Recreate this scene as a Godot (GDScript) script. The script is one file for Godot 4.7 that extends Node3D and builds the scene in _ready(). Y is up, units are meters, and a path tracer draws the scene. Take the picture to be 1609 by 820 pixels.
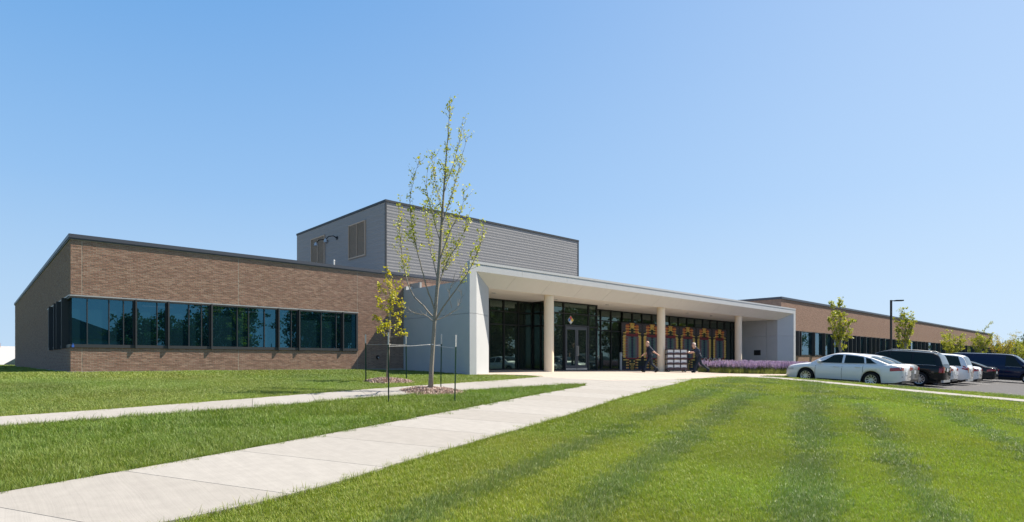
extends Node3D
# Axes: x runs along the building front, -z runs into the building, y is up. P3(u, v, h) = Vector3(u, h, -v).

var M := {}
var rng := RandomNumberGenerator.new()
var used := {}

# ---------------------------------------------------------------- small helpers
func P3(u: float, v: float, h: float) -> Vector3:
	return Vector3(u, h, -v)

func numbered(n: String) -> String:
	if not used.has(n):
		used[n] = 0
		return n
	used[n] += 1
	return "%s_%03d" % [n, used[n]]

func thing(called: String, label: String, category: String, at := Vector3.ZERO, turn := 0.0, group := "") -> Node3D:
	var o := Node3D.new()
	o.name = numbered(called)
	add_child(o)
	o.position = at
	o.rotation.y = turn
	o.set_meta("label", label)
	o.set_meta("category", category)
	if group != "":
		o.set_meta("group", group)
	return o

func tag(o: Node, label: String, category: String, group := "") -> Node:
	o.set_meta("label", label)
	o.set_meta("category", category)
	if group != "":
		o.set_meta("group", group)
	return o

func part(parent: Node, called: String, mesh: Mesh, m: Material, at := Vector3.ZERO) -> MeshInstance3D:
	var o := MeshInstance3D.new()
	o.name = numbered(called) if parent == self else called
	o.mesh = mesh
	o.material_override = m
	parent.add_child(o, true)
	o.position = at
	return o

func struct(called: String, mesh: Mesh, m: Material) -> MeshInstance3D:
	var o := part(self, called, mesh, m)
	o.set_meta("kind", "structure")
	return o

func empty_part(parent: Node, called: String, at := Vector3.ZERO) -> Node3D:
	var o := Node3D.new()
	o.name = called
	parent.add_child(o, true)
	o.position = at
	return o

func ST(smooth := false) -> SurfaceTool:
	var st := SurfaceTool.new()
	st.begin(Mesh.PRIMITIVE_TRIANGLES)
	st.set_smooth_group(0 if smooth else -1)
	return st

func done(st: SurfaceTool) -> ArrayMesh:
	st.generate_normals()
	return st.commit()

func tri(st: SurfaceTool, a: Vector3, b: Vector3, c: Vector3) -> void:
	st.add_vertex(a); st.add_vertex(b); st.add_vertex(c)

func quad(st: SurfaceTool, a: Vector3, b: Vector3, c: Vector3, d: Vector3) -> void:
	st.add_vertex(a); st.add_vertex(b); st.add_vertex(c)
	st.add_vertex(a); st.add_vertex(c); st.add_vertex(d)

func box(st: SurfaceTool, a: Vector3, b: Vector3) -> void:
	var p := [Vector3(a.x, a.y, a.z), Vector3(b.x, a.y, a.z), Vector3(b.x, b.y, a.z), Vector3(a.x, b.y, a.z), Vector3(a.x, a.y, b.z), Vector3(b.x, a.y, b.z), Vector3(b.x, b.y, b.z), Vector3(a.x, b.y, b.z)]
	box8(st, p)

func box8(st: SurfaceTool, p: Array) -> void:
	quad(st, p[0], p[1], p[2], p[3])
	quad(st, p[5], p[4], p[7], p[6])
	quad(st, p[4], p[0], p[3], p[7])
	quad(st, p[1], p[5], p[6], p[2])
	quad(st, p[3], p[2], p[6], p[7])
	quad(st, p[4], p[5], p[1], p[0])

func ubox(st: SurfaceTool, u0: float, u1: float, v0: float, v1: float, h0: float, h1: float) -> void:
	box(st, Vector3(u0, h0, -v1), Vector3(u1, h1, -v0))

# a bar with rectangular section from a to b
func bar(st: SurfaceTool, a: Vector3, b: Vector3, w: float, d: float, up := Vector3.UP) -> void:
	var f := (b - a).normalized()
	if absf(f.dot(up)) > 0.98:
		up = Vector3(1, 0, 0)
	var r := f.cross(up).normalized() * w * 0.5
	var t := r.cross(f).normalized() * d * 0.5
	box8(st, [a - r - t, a + r - t, a + r + t, a - r + t, b - r - t, b + r - t, b + r + t, b - r + t])

func wbox(parent: Node, called: String, u0: float, u1: float, v0: float, v1: float, h0: float, h1: float, m: Material) -> MeshInstance3D:
	var st := ST()
	ubox(st, u0, u1, v0, v1, h0, h1)
	return part(parent, called, done(st), m)

func tube(st: SurfaceTool, pts: Array, radii: Array, sides := 8, cap := true) -> void:
	var n := pts.size()
	var prev := []
	var up := Vector3(0.31, 0.2, 0.93).normalized()
	for i in n:
		var f: Vector3
		if i == 0:
			f = pts[1] - pts[0]
		elif i == n - 1:
			f = pts[n - 1] - pts[n - 2]
		else:
			f = pts[i + 1] - pts[i - 1]
		f = f.normalized()
		var r := up - f * up.dot(f)
		if r.length() < 0.05:
			r = Vector3(1, 0, 0) - f * f.x
		r = r.normalized()
		up = r
		var t := f.cross(r)
		var ring := []
		for k in sides:
			var a := TAU * k / sides
			ring.append(pts[i] + (r * cos(a) + t * sin(a)) * radii[i])
		if i > 0:
			for k in sides:
				var k2 := (k + 1) % sides
				quad(st, prev[k], ring[k], ring[k2], prev[k2])
		elif cap:
			for k in range(1, sides - 1):
				tri(st, ring[0], ring[k], ring[k + 1])
		if i == n - 1 and cap:
			for k in range(1, sides - 1):
				tri(st, ring[0], ring[k + 1], ring[k])
		prev = ring

# profile: array of Vector2(radius, height), turned round y at base
func lathe(st: SurfaceTool, base: Vector3, profile: Array, sides := 24) -> void:
	for i in profile.size() - 1:
		var p: Vector2 = profile[i]
		var q: Vector2 = profile[i + 1]
		for k in sides:
			var a := TAU * k / sides
			var b := TAU * (k + 1) / sides
			quad(st, base + Vector3(cos(a) * p.x, p.y, sin(a) * p.x), base + Vector3(cos(a) * q.x, q.y, sin(a) * q.x), base + Vector3(cos(b) * q.x, q.y, sin(b) * q.x), base + Vector3(cos(b) * p.x, p.y, sin(b) * p.x))

# polygon in (a, y) extruded along an axis; f maps (a, y, t) to space
func extrude(st: SurfaceTool, poly: PackedVector2Array, f: Callable, t0: float, t1: float) -> void:
	var idx := Geometry2D.triangulate_polygon(poly)
	for i in range(0, idx.size(), 3):
		tri(st, f.call(poly[idx[i]], t0), f.call(poly[idx[i + 1]], t0), f.call(poly[idx[i + 2]], t0))
		tri(st, f.call(poly[idx[i]], t1), f.call(poly[idx[i + 2]], t1), f.call(poly[idx[i + 1]], t1))
	for i in poly.size():
		var j := (i + 1) % poly.size()
		quad(st, f.call(poly[i], t0), f.call(poly[i], t1), f.call(poly[j], t1), f.call(poly[j], t0))

func lin(r: float, g: float, b: float, a := 1.0) -> Color:
	var c := Color(r, g, b).linear_to_srgb()
	c.a = a
	return c

func mat(c: Color, rough := 0.7, metal := 0.0, spec := 0.5) -> StandardMaterial3D:
	var m := StandardMaterial3D.new()
	m.albedo_color = c
	m.roughness = rough
	m.metallic = metal
	m.metallic_specular = spec
	return m

func noise_tex(freq: float, lo: Color, hi: Color, seed_ := 1, octaves := 4, size := 512, contrast := 1.0) -> ImageTexture:
	var n := FastNoiseLite.new()
	n.seed = seed_
	n.frequency = freq
	n.fractal_octaves = octaves
	n.noise_type = FastNoiseLite.TYPE_SIMPLEX_SMOOTH
	var im := n.get_seamless_image(size, size)
	im.convert(Image.FORMAT_RGB8)
	var out := Image.create(size, size, false, Image.FORMAT_RGB8)
	for y in size:
		for x in size:
			var k := clampf((im.get_pixel(x, y).r - 0.5) * contrast + 0.5, 0.0, 1.0)
			out.set_pixel(x, y, lo.lerp(hi, k))
	return ImageTexture.create_from_image(out)

func broom_tex(base: Color, seed_: int) -> ImageTexture:
	var n := FastNoiseLite.new()
	n.seed = seed_
	n.frequency = 0.018
	n.fractal_octaves = 5
	var soft := n.get_seamless_image(512, 512)
	var keep := rng.seed
	rng.seed = seed_ * 7 + 1
	var line := []
	for x in 512:
		line.append(rng.randf_range(-0.05, 0.05))
	var im := Image.create(512, 512, false, Image.FORMAT_RGB8)
	for y in 512:
		for x in 512:
			var k: float = 1.0 + (soft.get_pixel(x, y).r - 0.5) * 0.13 + line[(x + int(3.0 * sin(y * 0.02454))) % 512] + rng.randf_range(-0.05, 0.05)
			if rng.randf() < 0.0015:
				k *= 0.72
			im.set_pixel(x, y, Color(base.r * k, base.g * k, base.b * k).linear_to_srgb())
	rng.seed = keep
	return ImageTexture.create_from_image(im)

func tri_mat(tex: Texture2D, scale: float, rough := 0.85, spec := 0.4) -> StandardMaterial3D:
	var m := mat(Color.WHITE, rough, 0.0, spec)
	m.albedo_texture = tex
	m.uv1_triplanar = true
	m.uv1_world_triplanar = true
	m.uv1_scale = Vector3.ONE * scale
	return m

func sm(a: float, b: float, x: float) -> float:
	var t := clampf((x - a) / (b - a), 0.0, 1.0)
	return t * t * (3.0 - 2.0 * t)

# ---------------------------------------------------------------- the lie of the land
func slope(v: float) -> float:
	var vv := v
	if v < -12.0:
		vv = -12.0 - 20.0 * (1.0 - exp((v + 12.0) / 20.0))
	elif v >= 22.5:
		vv = 18.5
	elif v >= 14.5:
		vv = 18.5 - (22.5 - v) * (22.5 - v) / 16.0
	return -1.12 + 0.0616 * vv - 2.6 * sm(60, 150, v)

func gh(u: float, v: float) -> float:
	var h := slope(v)
	h += 0.11 * sm(14, 24, u) * (1.0 - sm(10, 16, v))
	h -= 0.011 * maxf(0.0, minf(u, 70.0) - 19.4) * sm(12, 17, v)
	h -= 0.012 * maxf(0.0, minf(u, 110.0) - 30.0) * (1.0 - sm(12, 17, v))
	h += 0.09 * sm(18, 22, v) * (1.0 - sm(11, 15, u))
	return h

const LOT_U := 28.3
const LOT_V := 12.25
func lot_h(u: float, v: float) -> float:
	return gh(u, v) - 0.2 + 0.06 * sm(9, 12.2, v)

var walk_top := PackedVector2Array([Vector2(-12, 6.0), Vector2(-4, 6.45), Vector2(0.2, 6.75), Vector2(1.5, 7.2), Vector2(2.64, 7.63), Vector2(3.85, 8.1), Vector2(5.32, 8.67), Vector2(9.45, 10.33), Vector2(11.61, 11.22), Vector2(14.71, 12.41)])
var walk_bot := PackedVector2Array([Vector2(-11.4, 4.3), Vector2(-3.4, 4.7), Vector2(1.31, 5.16), Vector2(1.82, 5.26), Vector2(2.69, 5.52), Vector2(3.7, 5.95), Vector2(6.34, 6.94), Vector2(8.66, 7.82), Vector2(12.75, 9.49), Vector2(16.15, 10.76)])
var rear_top := PackedVector2Array([Vector2(-12, 11.0), Vector2(-4, 11.4), Vector2(0.34, 11.72), Vector2(1.93, 12.05), Vector2(4.4, 12.71), Vector2(7.12, 13.51), Vector2(9.26, 14.04), Vector2(13.74, 15.02), Vector2(15.95, 15.76)])
var rear_bot := PackedVector2Array([Vector2(-12, 10.0), Vector2(-4, 10.4), Vector2(0.32, 10.76), Vector2(3.9, 11.29), Vector2(6.26, 11.88), Vector2(9.2, 12.4), Vector2(11.58, 12.66), Vector2(13.5, 12.8), Vector2(15.3, 12.91)])
var apron := PackedVector2Array([Vector2(14.71, 12.41), Vector2(15.3, 12.91), Vector2(15.95, 15.76), Vector2(16.5, 14.4), Vector2(17.44, 13.49), Vector2(19.5, 12.95), Vector2(21.76, 12.76), Vector2(20.97, 12.3), Vector2(16.15, 10.76)])
var plaza := PackedVector2Array([Vector2(14.43, 21.4), Vector2(14.43, 17.5), Vector2(15.4, 17.25), Vector2(16.2, 16.6), Vector2(16.25, 16.05), Vector2(15.95, 15.76), Vector2(16.5, 14.4), Vector2(17.44, 13.49), Vector2(19.5, 12.95), Vector2(21.76, 12.76), Vector2(23.73, 12.93), Vector2(26.77, 13.04), Vector2(28.2, 12.5), Vector2(90, 12.4), Vector2(90, 13.9), Vector2(44, 13.9), Vector2(36.5, 14.3), Vector2(33.6, 15.1), Vector2(31.5, 16.5), Vector2(31.2, 17.9), Vector2(43.1, 18.1), Vector2(43.1, 21.6)])
var walk_right := PackedVector2Array([Vector2(26.2, 12.95), Vector2(25.9, 9.4), Vector2(25.1, 6.3), Vector2(24.7, 4.5), Vector2(24.6, 2.7), Vector2(25.2, -14), Vector2(26.4, -14), Vector2(25.8, 2.7), Vector2(25.95, 4.5), Vector2(26.3, 6.3), Vector2(27.1, 9.4), Vector2(27.7, 12.7)])
var bed := PackedVector2Array([Vector2(31.5, 16.5), Vector2(33.6, 15.1), Vector2(36.5, 14.3), Vector2(44, 13.9), Vector2(44, 17.4), Vector2(31.2, 17.9)])
var lot := PackedVector2Array([Vector2(LOT_U, -30), Vector2(125, -30), Vector2(125, LOT_V), Vector2(LOT_U, LOT_V)])

# lays a polygon over the land as a sheet with a skirt
func drape(st: SurfaceTool, poly: PackedVector2Array, cell: float, hf: Callable, off: float, skirt := 0.0) -> void:
	var r := Rect2(poly[0], Vector2.ZERO)
	for p in poly:
		r = r.expand(p)
	var pp := poly
	if Geometry2D.is_polygon_clockwise(pp):
		pp = poly.duplicate()
		pp.reverse()
	var x := floorf(r.position.x / cell) * cell
	while x < r.end.x:
		var y := floorf(r.position.y / cell) * cell
		while y < r.end.y:
			var c := PackedVector2Array([Vector2(x, y), Vector2(x + cell, y), Vector2(x + cell, y + cell), Vector2(x, y + cell)])
			for piece in Geometry2D.intersect_polygons(c, pp):
				var idx := Geometry2D.triangulate_polygon(piece)
				for i in range(0, idx.size(), 3):
					var q := []
					for k in 3:
						var p: Vector2 = piece[idx[i + k]]
						q.append(P3(p.x, p.y, hf.call(p.x, p.y) + off))
					if (q[1] - q[0]).cross(q[2] - q[0]).y > 0:
						tri(st, q[0], q[2], q[1])
					else:
						tri(st, q[0], q[1], q[2])
			y += cell
		x += cell
	if skirt > 0.0:
		for i in pp.size():
			var a := pp[i]
			var b := pp[(i + 1) % pp.size()]
			var n := maxi(1, int(a.distance_to(b) / cell))
			for k in n:
				var p := a.lerp(b, float(k) / n)
				var q := a.lerp(b, float(k + 1) / n)
				var pa := P3(p.x, p.y, hf.call(p.x, p.y) + off)
				var qa := P3(q.x, q.y, hf.call(q.x, q.y) + off)
				quad(st, pa, qa, qa - Vector3(0, skirt, 0), pa - Vector3(0, skirt, 0))

func along(line: PackedVector2Array, t: float) -> Vector2:
	var total := 0.0
	for i in line.size() - 1:
		total += line[i].distance_to(line[i + 1])
	var left := t * total
	for i in line.size() - 1:
		var d := line[i].distance_to(line[i + 1])
		if left <= d or i == line.size() - 2:
			return line[i].lerp(line[i + 1], left / d)
		left -= d
	return line[line.size() - 1]

func slab_walk(called: String, top: PackedVector2Array, bot: PackedVector2Array, n: int, mats: Array) -> void:
	var root := Node3D.new()
	root.name = called
	root.set_meta("kind", "structure")
	add_child(root)
	for i in n:
		var g := 0.0045 * 1.3 / n * 16.0 / 16.0
		var t0 := float(i) / n + 0.00016
		var t1 := float(i + 1) / n - 0.00016
		var poly := PackedVector2Array()
		for k in 5:
			poly.append(along(top, lerpf(t0, t1, k / 4.0)))
		for k in 5:
			poly.append(along(bot, lerpf(t1, t0, k / 4.0)))
		var st := ST()
		drape(st, poly, 0.9, gh, 0.03, 0.12)
		part(root, "slab", done(st), mats[i % mats.size()])

func slab_field(called: String, poly: PackedVector2Array, size: float, turn: float, m: Material, off := 0.03) -> void:
	var root := Node3D.new()
	root.name = called
	root.set_meta("kind", "structure")
	add_child(root)
	var r := Rect2(poly[0], Vector2.ZERO)
	for p in poly:
		r = r.expand(p.rotated(-turn)) if false else r.expand(p)
	var c := r.get_center()
	var span := r.size.length() * 0.5 + size
	var x := -span
	while x < span:
		var y := -span
		while y < span:
			var cell := PackedVector2Array()
			for k in [Vector2(0.005, 0.005), Vector2(size - 0.005, 0.005), Vector2(size - 0.005, size - 0.005), Vector2(0.005, size - 0.005)]:
				cell.append((Vector2(x, y) + k).rotated(turn) + c)
			for piece in Geometry2D.intersect_polygons(cell, poly):
				if piece.size() < 3 or Geometry2D.is_polygon_clockwise(piece):
					continue
				var st := ST()
				drape(st, piece, 1.0, gh, off, 0.1)
				part(root, "slab", done(st), m)
			y += size
		x += size

# ---------------------------------------------------------------- materials
func make_materials() -> void:
	M.mortar = tri_mat(noise_tex(0.03, lin(0.274, 0.23, 0.188), lin(0.339, 0.29, 0.241), 5), 0.7, 0.95, 0.2)
	M.mortar_joint = mat(lin(0.27, 0.195, 0.155), 0.9, 0.0, 0.2)
	M.brick = mat(Color.WHITE, 0.88, 0.0, 0.25)
	M.brick.vertex_color_use_as_albedo = true
	M.brick_parts = []
	for c in brick_tones():
		M.brick_parts.append(mat(c.linear_to_srgb(), 0.88, 0.0, 0.25))
	M.far_brick = tri_mat(course_tex(), 1.0 / 2.4, 0.9, 0.2)
	M.concrete = tri_mat(broom_tex(Color(0.27, 0.261, 0.245), 3), 0.5, 0.9, 0.25)
	M.concrete_b = tri_mat(broom_tex(Color(0.261, 0.252, 0.236), 13), 0.47, 0.9, 0.25)
	M.concrete_c = tri_mat(broom_tex(Color(0.252, 0.242, 0.225), 23), 0.43, 0.9, 0.25)
	M.rose_concrete = tri_mat(broom_tex(Color(0.36, 0.315, 0.275), 4), 0.5, 0.9, 0.25)
	M.asphalt = tri_mat(noise_tex(0.02, lin(0.0629, 0.0629, 0.0657), lin(0.0927, 0.0927, 0.0958), 6, 6, 512, 1.6), 0.4, 0.92, 0.3)
	M.kerb = tri_mat(noise_tex(0.02, lin(0.246, 0.241, 0.224), lin(0.306, 0.301, 0.284), 16), 0.4, 0.9, 0.3)
	M.soil = tri_mat(noise_tex(0.035, lin(0.076, 0.095, 0.0228), lin(0.122, 0.144, 0.0342), 7, 5, 512, 1.8), 0.22, 0.95, 0.1)
	M.coping = mat(lin(0.0646, 0.0722, 0.0912), 0.45, 0.3, 0.5)
	M.frame = mat(lin(0.038, 0.042, 0.048), 0.5, 0.1, 0.4)
	M.black_frame = mat(lin(0.018, 0.019, 0.021), 0.5, 0.2, 0.4)
	M.fin = mat(lin(0.05, 0.052, 0.058), 0.5, 0.2, 0.4)
	M.glass = mat(lin(0.036, 0.128, 0.178, 0.25), 0.0, 0.85, 0.5)
	M.glass.transparency = BaseMaterial3D.TRANSPARENCY_ALPHA
	M.entry_glass = mat(lin(0.11, 0.155, 0.135, 0.25), 0.0, 0.8, 0.5)
	M.entry_glass.transparency = BaseMaterial3D.TRANSPARENCY_ALPHA
	M.canopy = tri_mat(noise_tex(0.01, lin(0.422, 0.435, 0.449), lin(0.449, 0.462, 0.476), 9, 3), 0.3, 0.5, 0.4)
	M.soffit = tri_mat(noise_tex(0.01, lin(0.60, 0.585, 0.56), lin(0.64, 0.625, 0.60), 19, 3), 0.3, 0.6, 0.3)
	M.ceiling = mat(lin(0.80, 0.76, 0.70), 0.8, 0.0, 0.2)
	M.column = tri_mat(noise_tex(0.01, lin(0.80, 0.665, 0.50), lin(0.84, 0.70, 0.54), 29, 3), 0.3, 0.7, 0.3)
	M.metal_siding = mat(lin(0.20, 0.203, 0.215), 0.65, 0.0, 0.4)
	M.louver = mat(lin(0.345, 0.277, 0.225), 0.6, 0.0, 0.4)
	M.dark_room = mat(lin(0.30, 0.30, 0.29), 0.9, 0.0, 0.1)
	M.room_wall = mat(lin(0.45, 0.45, 0.44), 0.9, 0.0, 0.1)
	M.steel = mat(lin(0.5, 0.5, 0.5), 0.35, 0.8, 0.5)
	M.galvanised = mat(lin(0.42, 0.43, 0.44), 0.5, 0.6, 0.5)
	M.white_paint = mat(lin(0.484, 0.484, 0.471), 0.5)
	M.stake = mat(lin(0.015, 0.05, 0.03), 0.55, 0.1, 0.4)
	M.lamp_glow = mat(lin(0.5, 0.5, 0.48), 0.6)
	M.lamp_glow.emission_enabled = true
	M.lamp_glow.emission = Color(0.9, 0.97, 1.0)
	M.lamp_glow.emission_energy_multiplier = 0.5
	M.black = mat(lin(0.012, 0.012, 0.013), 0.6)
	M.tyre = mat(lin(0.016, 0.016, 0.017), 0.85, 0.0, 0.3)
	M.rim = mat(lin(0.55, 0.56, 0.57), 0.3, 0.7, 0.5)
	M.car_glass = mat(lin(0.012, 0.018, 0.018, 0.80), 0.0, 0.0, 0.6)
	M.car_glass.transparency = BaseMaterial3D.TRANSPARENCY_ALPHA
	M.tail_red = mat(lin(0.32, 0.008, 0.012), 0.12, 0.0, 0.6)
	M.lamp_clear = mat(lin(0.6, 0.62, 0.64), 0.1, 0.3, 0.7)
	M.plate = mat(lin(0.6, 0.62, 0.65), 0.5)
	M.skin = mat(Color.WHITE, 0.7, 0.0, 0.35)
	M.skin.vertex_color_use_as_albedo = true
	M.bark = tri_mat(noise_tex(0.05, lin(0.167, 0.148, 0.125), lin(0.304, 0.277, 0.239), 11, 5, 256, 1.8), 2.5, 0.95, 0.15)
	M.leaf = mat(Color.WHITE, 0.55, 0.0, 0.4)
	M.leaf.vertex_color_use_as_albedo = true
	M.leaf.backlight_enabled = true
	M.leaf.backlight = Color(0.9, 0.9, 0.6)
	M.grass = mat(Color.WHITE, 0.5, 0.0, 0.4)
	M.grass.vertex_color_use_as_albedo = true
	M.grass.backlight_enabled = true
	M.grass.backlight = Color(0.8, 0.85, 0.5)
	M.chip = mat(Color.WHITE, 0.95, 0.0, 0.15)
	M.chip.vertex_color_use_as_albedo = true

# fine courses for the wall that stands too far off to tell its bricks apart
func course_tex() -> ImageTexture:
	var im := Image.create(512, 512, false, Image.FORMAT_RGB8)
	im.fill(lin(0.312, 0.258, 0.213))
	var tones := brick_tones()
	var keep := rng.seed
	rng.seed = 55
	for r in 48:
		for k in 16:
			var c: Color = tones[rng.randi() % tones.size()]
			var kk := rng.randf_range(0.9, 1.15)
			var y0 := int(r * 512.0 / 48.0)
			var y1 := int((r + 1) * 512.0 / 48.0) - 2
			var x0 := k * 32 + (16 if r % 2 else 0)
			var col := Color(c.r * kk, c.g * kk, c.b * kk).linear_to_srgb()
			for x in range(x0, x0 + 30):
				for y in range(y0, y1):
					im.set_pixel(x % 512, y, col)
	rng.seed = keep
	return ImageTexture.create_from_image(im)

func brick_tones() -> Array:
	return [Color(0.231, 0.139, 0.102), Color(0.251, 0.155, 0.113), Color(0.216, 0.13, 0.095), Color(0.27, 0.171, 0.127), Color(0.241, 0.143, 0.107), Color(0.201, 0.122, 0.091)]

# ---------------------------------------------------------------- bricks
const BL := 0.150
const BH := 0.049
var brick_mesh: ArrayMesh
var brick_mesh_side: ArrayMesh
var brick_xf: Array[Transform3D] = []
var brick_col: Array[Color] = []

# runs courses over a rectangle; a brick is cut where it meets an end. side 0: front face (along u), 1: end face (along v)
func brick_area(list: Array, side: int, plane: float, a0: float, a1: float, h0: float, h1: float, joints: Array, base_h: float) -> void:
	var row0 := int(ceil((h0 - base_h) / BH - 0.01))
	var row1 := int(floor((h1 - base_h) / BH + 0.01))
	for r in range(row0, row1):
		var y := base_h + (r + 0.5) * BH
		var edges := [a0]
		for j in joints:
			if j > a0 and j < a1:
				edges.append(j)
		edges.append(a1)
		for e in edges.size() - 1:
			var s0: float = edges[e] + (0.012 if e > 0 else 0.0)
			var s1: float = edges[e + 1] - (0.012 if e < edges.size() - 2 else 0.0)
			var k := floorf(s0 / BL) - 1.0
			while true:
				var b0 := (k + (0.5 if r % 2 else 0.0)) * BL
				if b0 > s1:
					break
				var p0 := maxf(b0 + 0.0055, s0)
				var p1 := minf(b0 + BL - 0.0055, s1)
				k += 1.0
				if p1 - p0 < 0.02:
					continue
				var mid := (p0 + p1) * 0.5
				var c := P3(mid, plane - 0.0, y) if side == 0 else P3(plane, mid, y)
				list.append([c, p1 - p0, side])

# ---------------------------------------------------------------- west wing
func west_wing() -> void:
	var w := thing("brick_wing", "low brown brick wing with wrap-round ribbon window and dark coping", "building")
	var V := 22.25
	var U := 2.274
	var H := 4.34
	var UE := 33.0
	var VE := 51.5
	var m: Material = M.mortar
	var wall := empty_part(w, "wall")
	# backing walls, 12 mm behind the brick faces
	var b := 0.003
	var st := ST()
	ubox(st, U + b, 14.2, V + b, V + 0.3, 0.0 - 0.4, 0.885)
	ubox(st, U + b, UE, V + b, V + 0.3, 2.475, 4.2)
	ubox(st, 11.85, UE, V + b + 0.001, V + 0.299, 0.885, 2.475)
	ubox(st, U + b, U + 0.3, V + 0.3, VE, -0.4, 0.885)
	ubox(st, U + b, U + 0.3, V + 0.3, VE, 2.475, 4.2)
	ubox(st, U + b + 0.001, U + 0.299, 28.99, VE, 0.885, 2.475)
	ubox(st, U + 0.3, UE, VE - 0.3, VE, -0.4, 4.2)
	ubox(st, UE, UE + 0.3, V + b, VE, -0.4, 4.2)
	part(wall, "mortar_backing", done(st), m)
	wbox(w, "roof", U + 0.02, UE, V + 0.02, VE - 0.01, 3.9, 4.15, M.dark_room)
	# bricks
	var list := []
	var joints := [2.557, 7.141, 11.84]
	brick_area(list, 0, V, U, 11.85, 2.475, 4.2, joints, 0.15)
	brick_area(list, 0, V, U, 11.85, 0.15, 0.885, joints, 0.15)
	brick_area(list, 0, V, 11.85, 14.05, 0.15, 4.2, [], 0.15)
	brick_area(list, 0, V, 14.05, 22.0, 3.5, 4.2, [], 0.15)
	brick_area(list, 1, U, V + 0.02, 28.99, 2.475, 4.2, [], 0.15)
	brick_area(list, 1, U, V + 0.02, 28.99, 0.15, 0.885, [], 0.15)
	brick_area(list, 1, U, 28.99, VE, 0.15, 4.2, [], 0.15)
	var eye := P3(0, 0, 0.46)
	list.sort_custom(func(p, q): return (p[0].distance_squared_to(eye) / (1.0 if p[2] == 0 else 0.35) if p[1] > 0.12 else 1e6) < (q[0].distance_squared_to(eye) / (1.0 if q[2] == 0 else 0.35) if q[1] > 0.12 else 1e6))
	var bm := ST()
	# a worn brick: chamfered front edges
	var hx := 0.5
	var hy := BH * 0.5 - 0.0055
	var d := 0.024
	var ch := 0.002
	var f := [Vector3(-hx + 0.012, -hy + ch, d), Vector3(hx - 0.012, -hy + ch, d), Vector3(hx - 0.012, hy - ch, d), Vector3(-hx + 0.012, hy - ch, d)]
	var g := [Vector3(-hx, -hy, d - ch), Vector3(hx, -hy, d - ch), Vector3(hx, hy, d - ch), Vector3(-hx, hy, d - ch)]
	var k := [Vector3(-hx, -hy, 0), Vector3(hx, -hy, 0), Vector3(hx, hy, 0), Vector3(-hx, hy, 0)]
	quad(bm, f[0], f[3], f[2], f[1])
	for i in 4:
		var j := (i + 1) % 4
		quad(bm, f[j], f[i], g[i], g[j])
		quad(bm, g[j], g[i], k[i], k[j])
	brick_mesh = done(bm)
	var tones := brick_tones()
	var mm := MultiMesh.new()
	mm.transform_format = MultiMesh.TRANSFORM_3D
	mm.use_colors = true
	mm.mesh = brick_mesh
	mm.instance_count = list.size() - 300
	for i in list.size():
		var it = list[i]
		var out := rng.randf_range(-0.0025, 0.002)
		var basis := Basis.from_scale(Vector3(it[1], 1, 1))
		var c: Vector3 = it[0]
		if it[2] == 1:
			basis = Basis(Vector3.UP, -PI / 2) * basis
			c.x += 0.024 - out
		else:
			c.z -= 0.024 - out
		var tone: Color = tones[rng.randi() % tones.size()]
		if i < 300:
			var o := part(wall, "brick", brick_mesh, M.brick_parts[rng.randi() % tones.size()])
			o.transform = Transform3D(basis, c)
		else:
			var kk := rng.randf_range(0.93, 1.08)
			mm.set_instance_transform(i - 300, Transform3D(basis, c))
			mm.set_instance_color(i - 300, Color(tone.r * kk, tone.g * kk, tone.b * kk))
	var field := MultiMeshInstance3D.new()
	field.name = "brick_field"
	field.multimesh = mm
	field.material_override = M.brick
	field.set_meta("kind", "stuff")
	wall.add_child(field)
	# pale sealant in the control joints
	for j in joints:
		for hh in [[0.15, 0.885], [2.475, 4.2]]:
			wbox(wall, "control_joint", j - 0.006, j + 0.006, V + 0.004, V + 0.02, hh[0], hh[1], M.mortar_joint)
	# concrete footing
	var ft := ST()
	ubox(ft, U - 0.007, 14.04, V - 0.006, V + 0.02, -0.3, 0.148)
	ubox(ft, U - 0.006, U + 0.02, V + 0.02, VE, -0.3, 0.148)
	part(w, "footing", done(ft), M.kerb)
	# coping of two folds
	var cp := ST()
	ubox(cp, U - 0.05, UE + 0.05, V - 0.05, V + 0.35, 4.225, H)
	ubox(cp, U - 0.03, UE + 0.03, V - 0.025, V + 0.3, 4.19, 4.2245)
	ubox(cp, U - 0.05, U + 0.35, V + 0.351, VE + 0.05, 4.225, H)
	ubox(cp, U - 0.03, U + 0.3, V + 0.301, VE + 0.03, 4.19, 4.2245)
	part(w, "coping", done(cp), M.coping)
	# ribbon window
	var win := empty_part(w, "ribbon_window")
	var fr := ST()
	ubox(fr, U - 0.02, 11.85, V - 0.03, V + 0.14, 0.885, 0.985)
	ubox(fr, U - 0.02, 11.85, V - 0.01, V + 0.14, 2.405, 2.475)
	ubox(fr, 11.78, 11.85, V - 0.012, V + 0.14, 0.985, 2.405)
	ubox(fr, U - 0.02, U + 0.14, V + 0.141, 28.99, 0.885, 0.985)
	ubox(fr, U - 0.01, U + 0.14, V + 0.141, 28.99, 2.405, 2.475)
	ubox(fr, U - 0.012, U + 0.14, 28.92, 28.989, 0.985, 2.405)
	part(win, "frame", done(fr), M.frame)
	var lp := ST()
	ubox(lp, U - 0.03, 11.86, V - 0.045, V - 0.0305, 2.455, 2.482)
	ubox(lp, U - 0.045, U - 0.0305, V - 0.03, 28.99, 2.455, 2.482)
	part(win, "head_flashing", done(lp), M.galvanised)
	var fins := [3.973, 4.904, 6.238, 8.571, 9.361, 11.173]
	var thin := [2.689, 3.252, 3.639, 4.579, 5.529, 5.923, 7.097, 7.492, 8.058, 9.065, 10.264, 10.897]
	var cuts := [U + 0.03]
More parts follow.
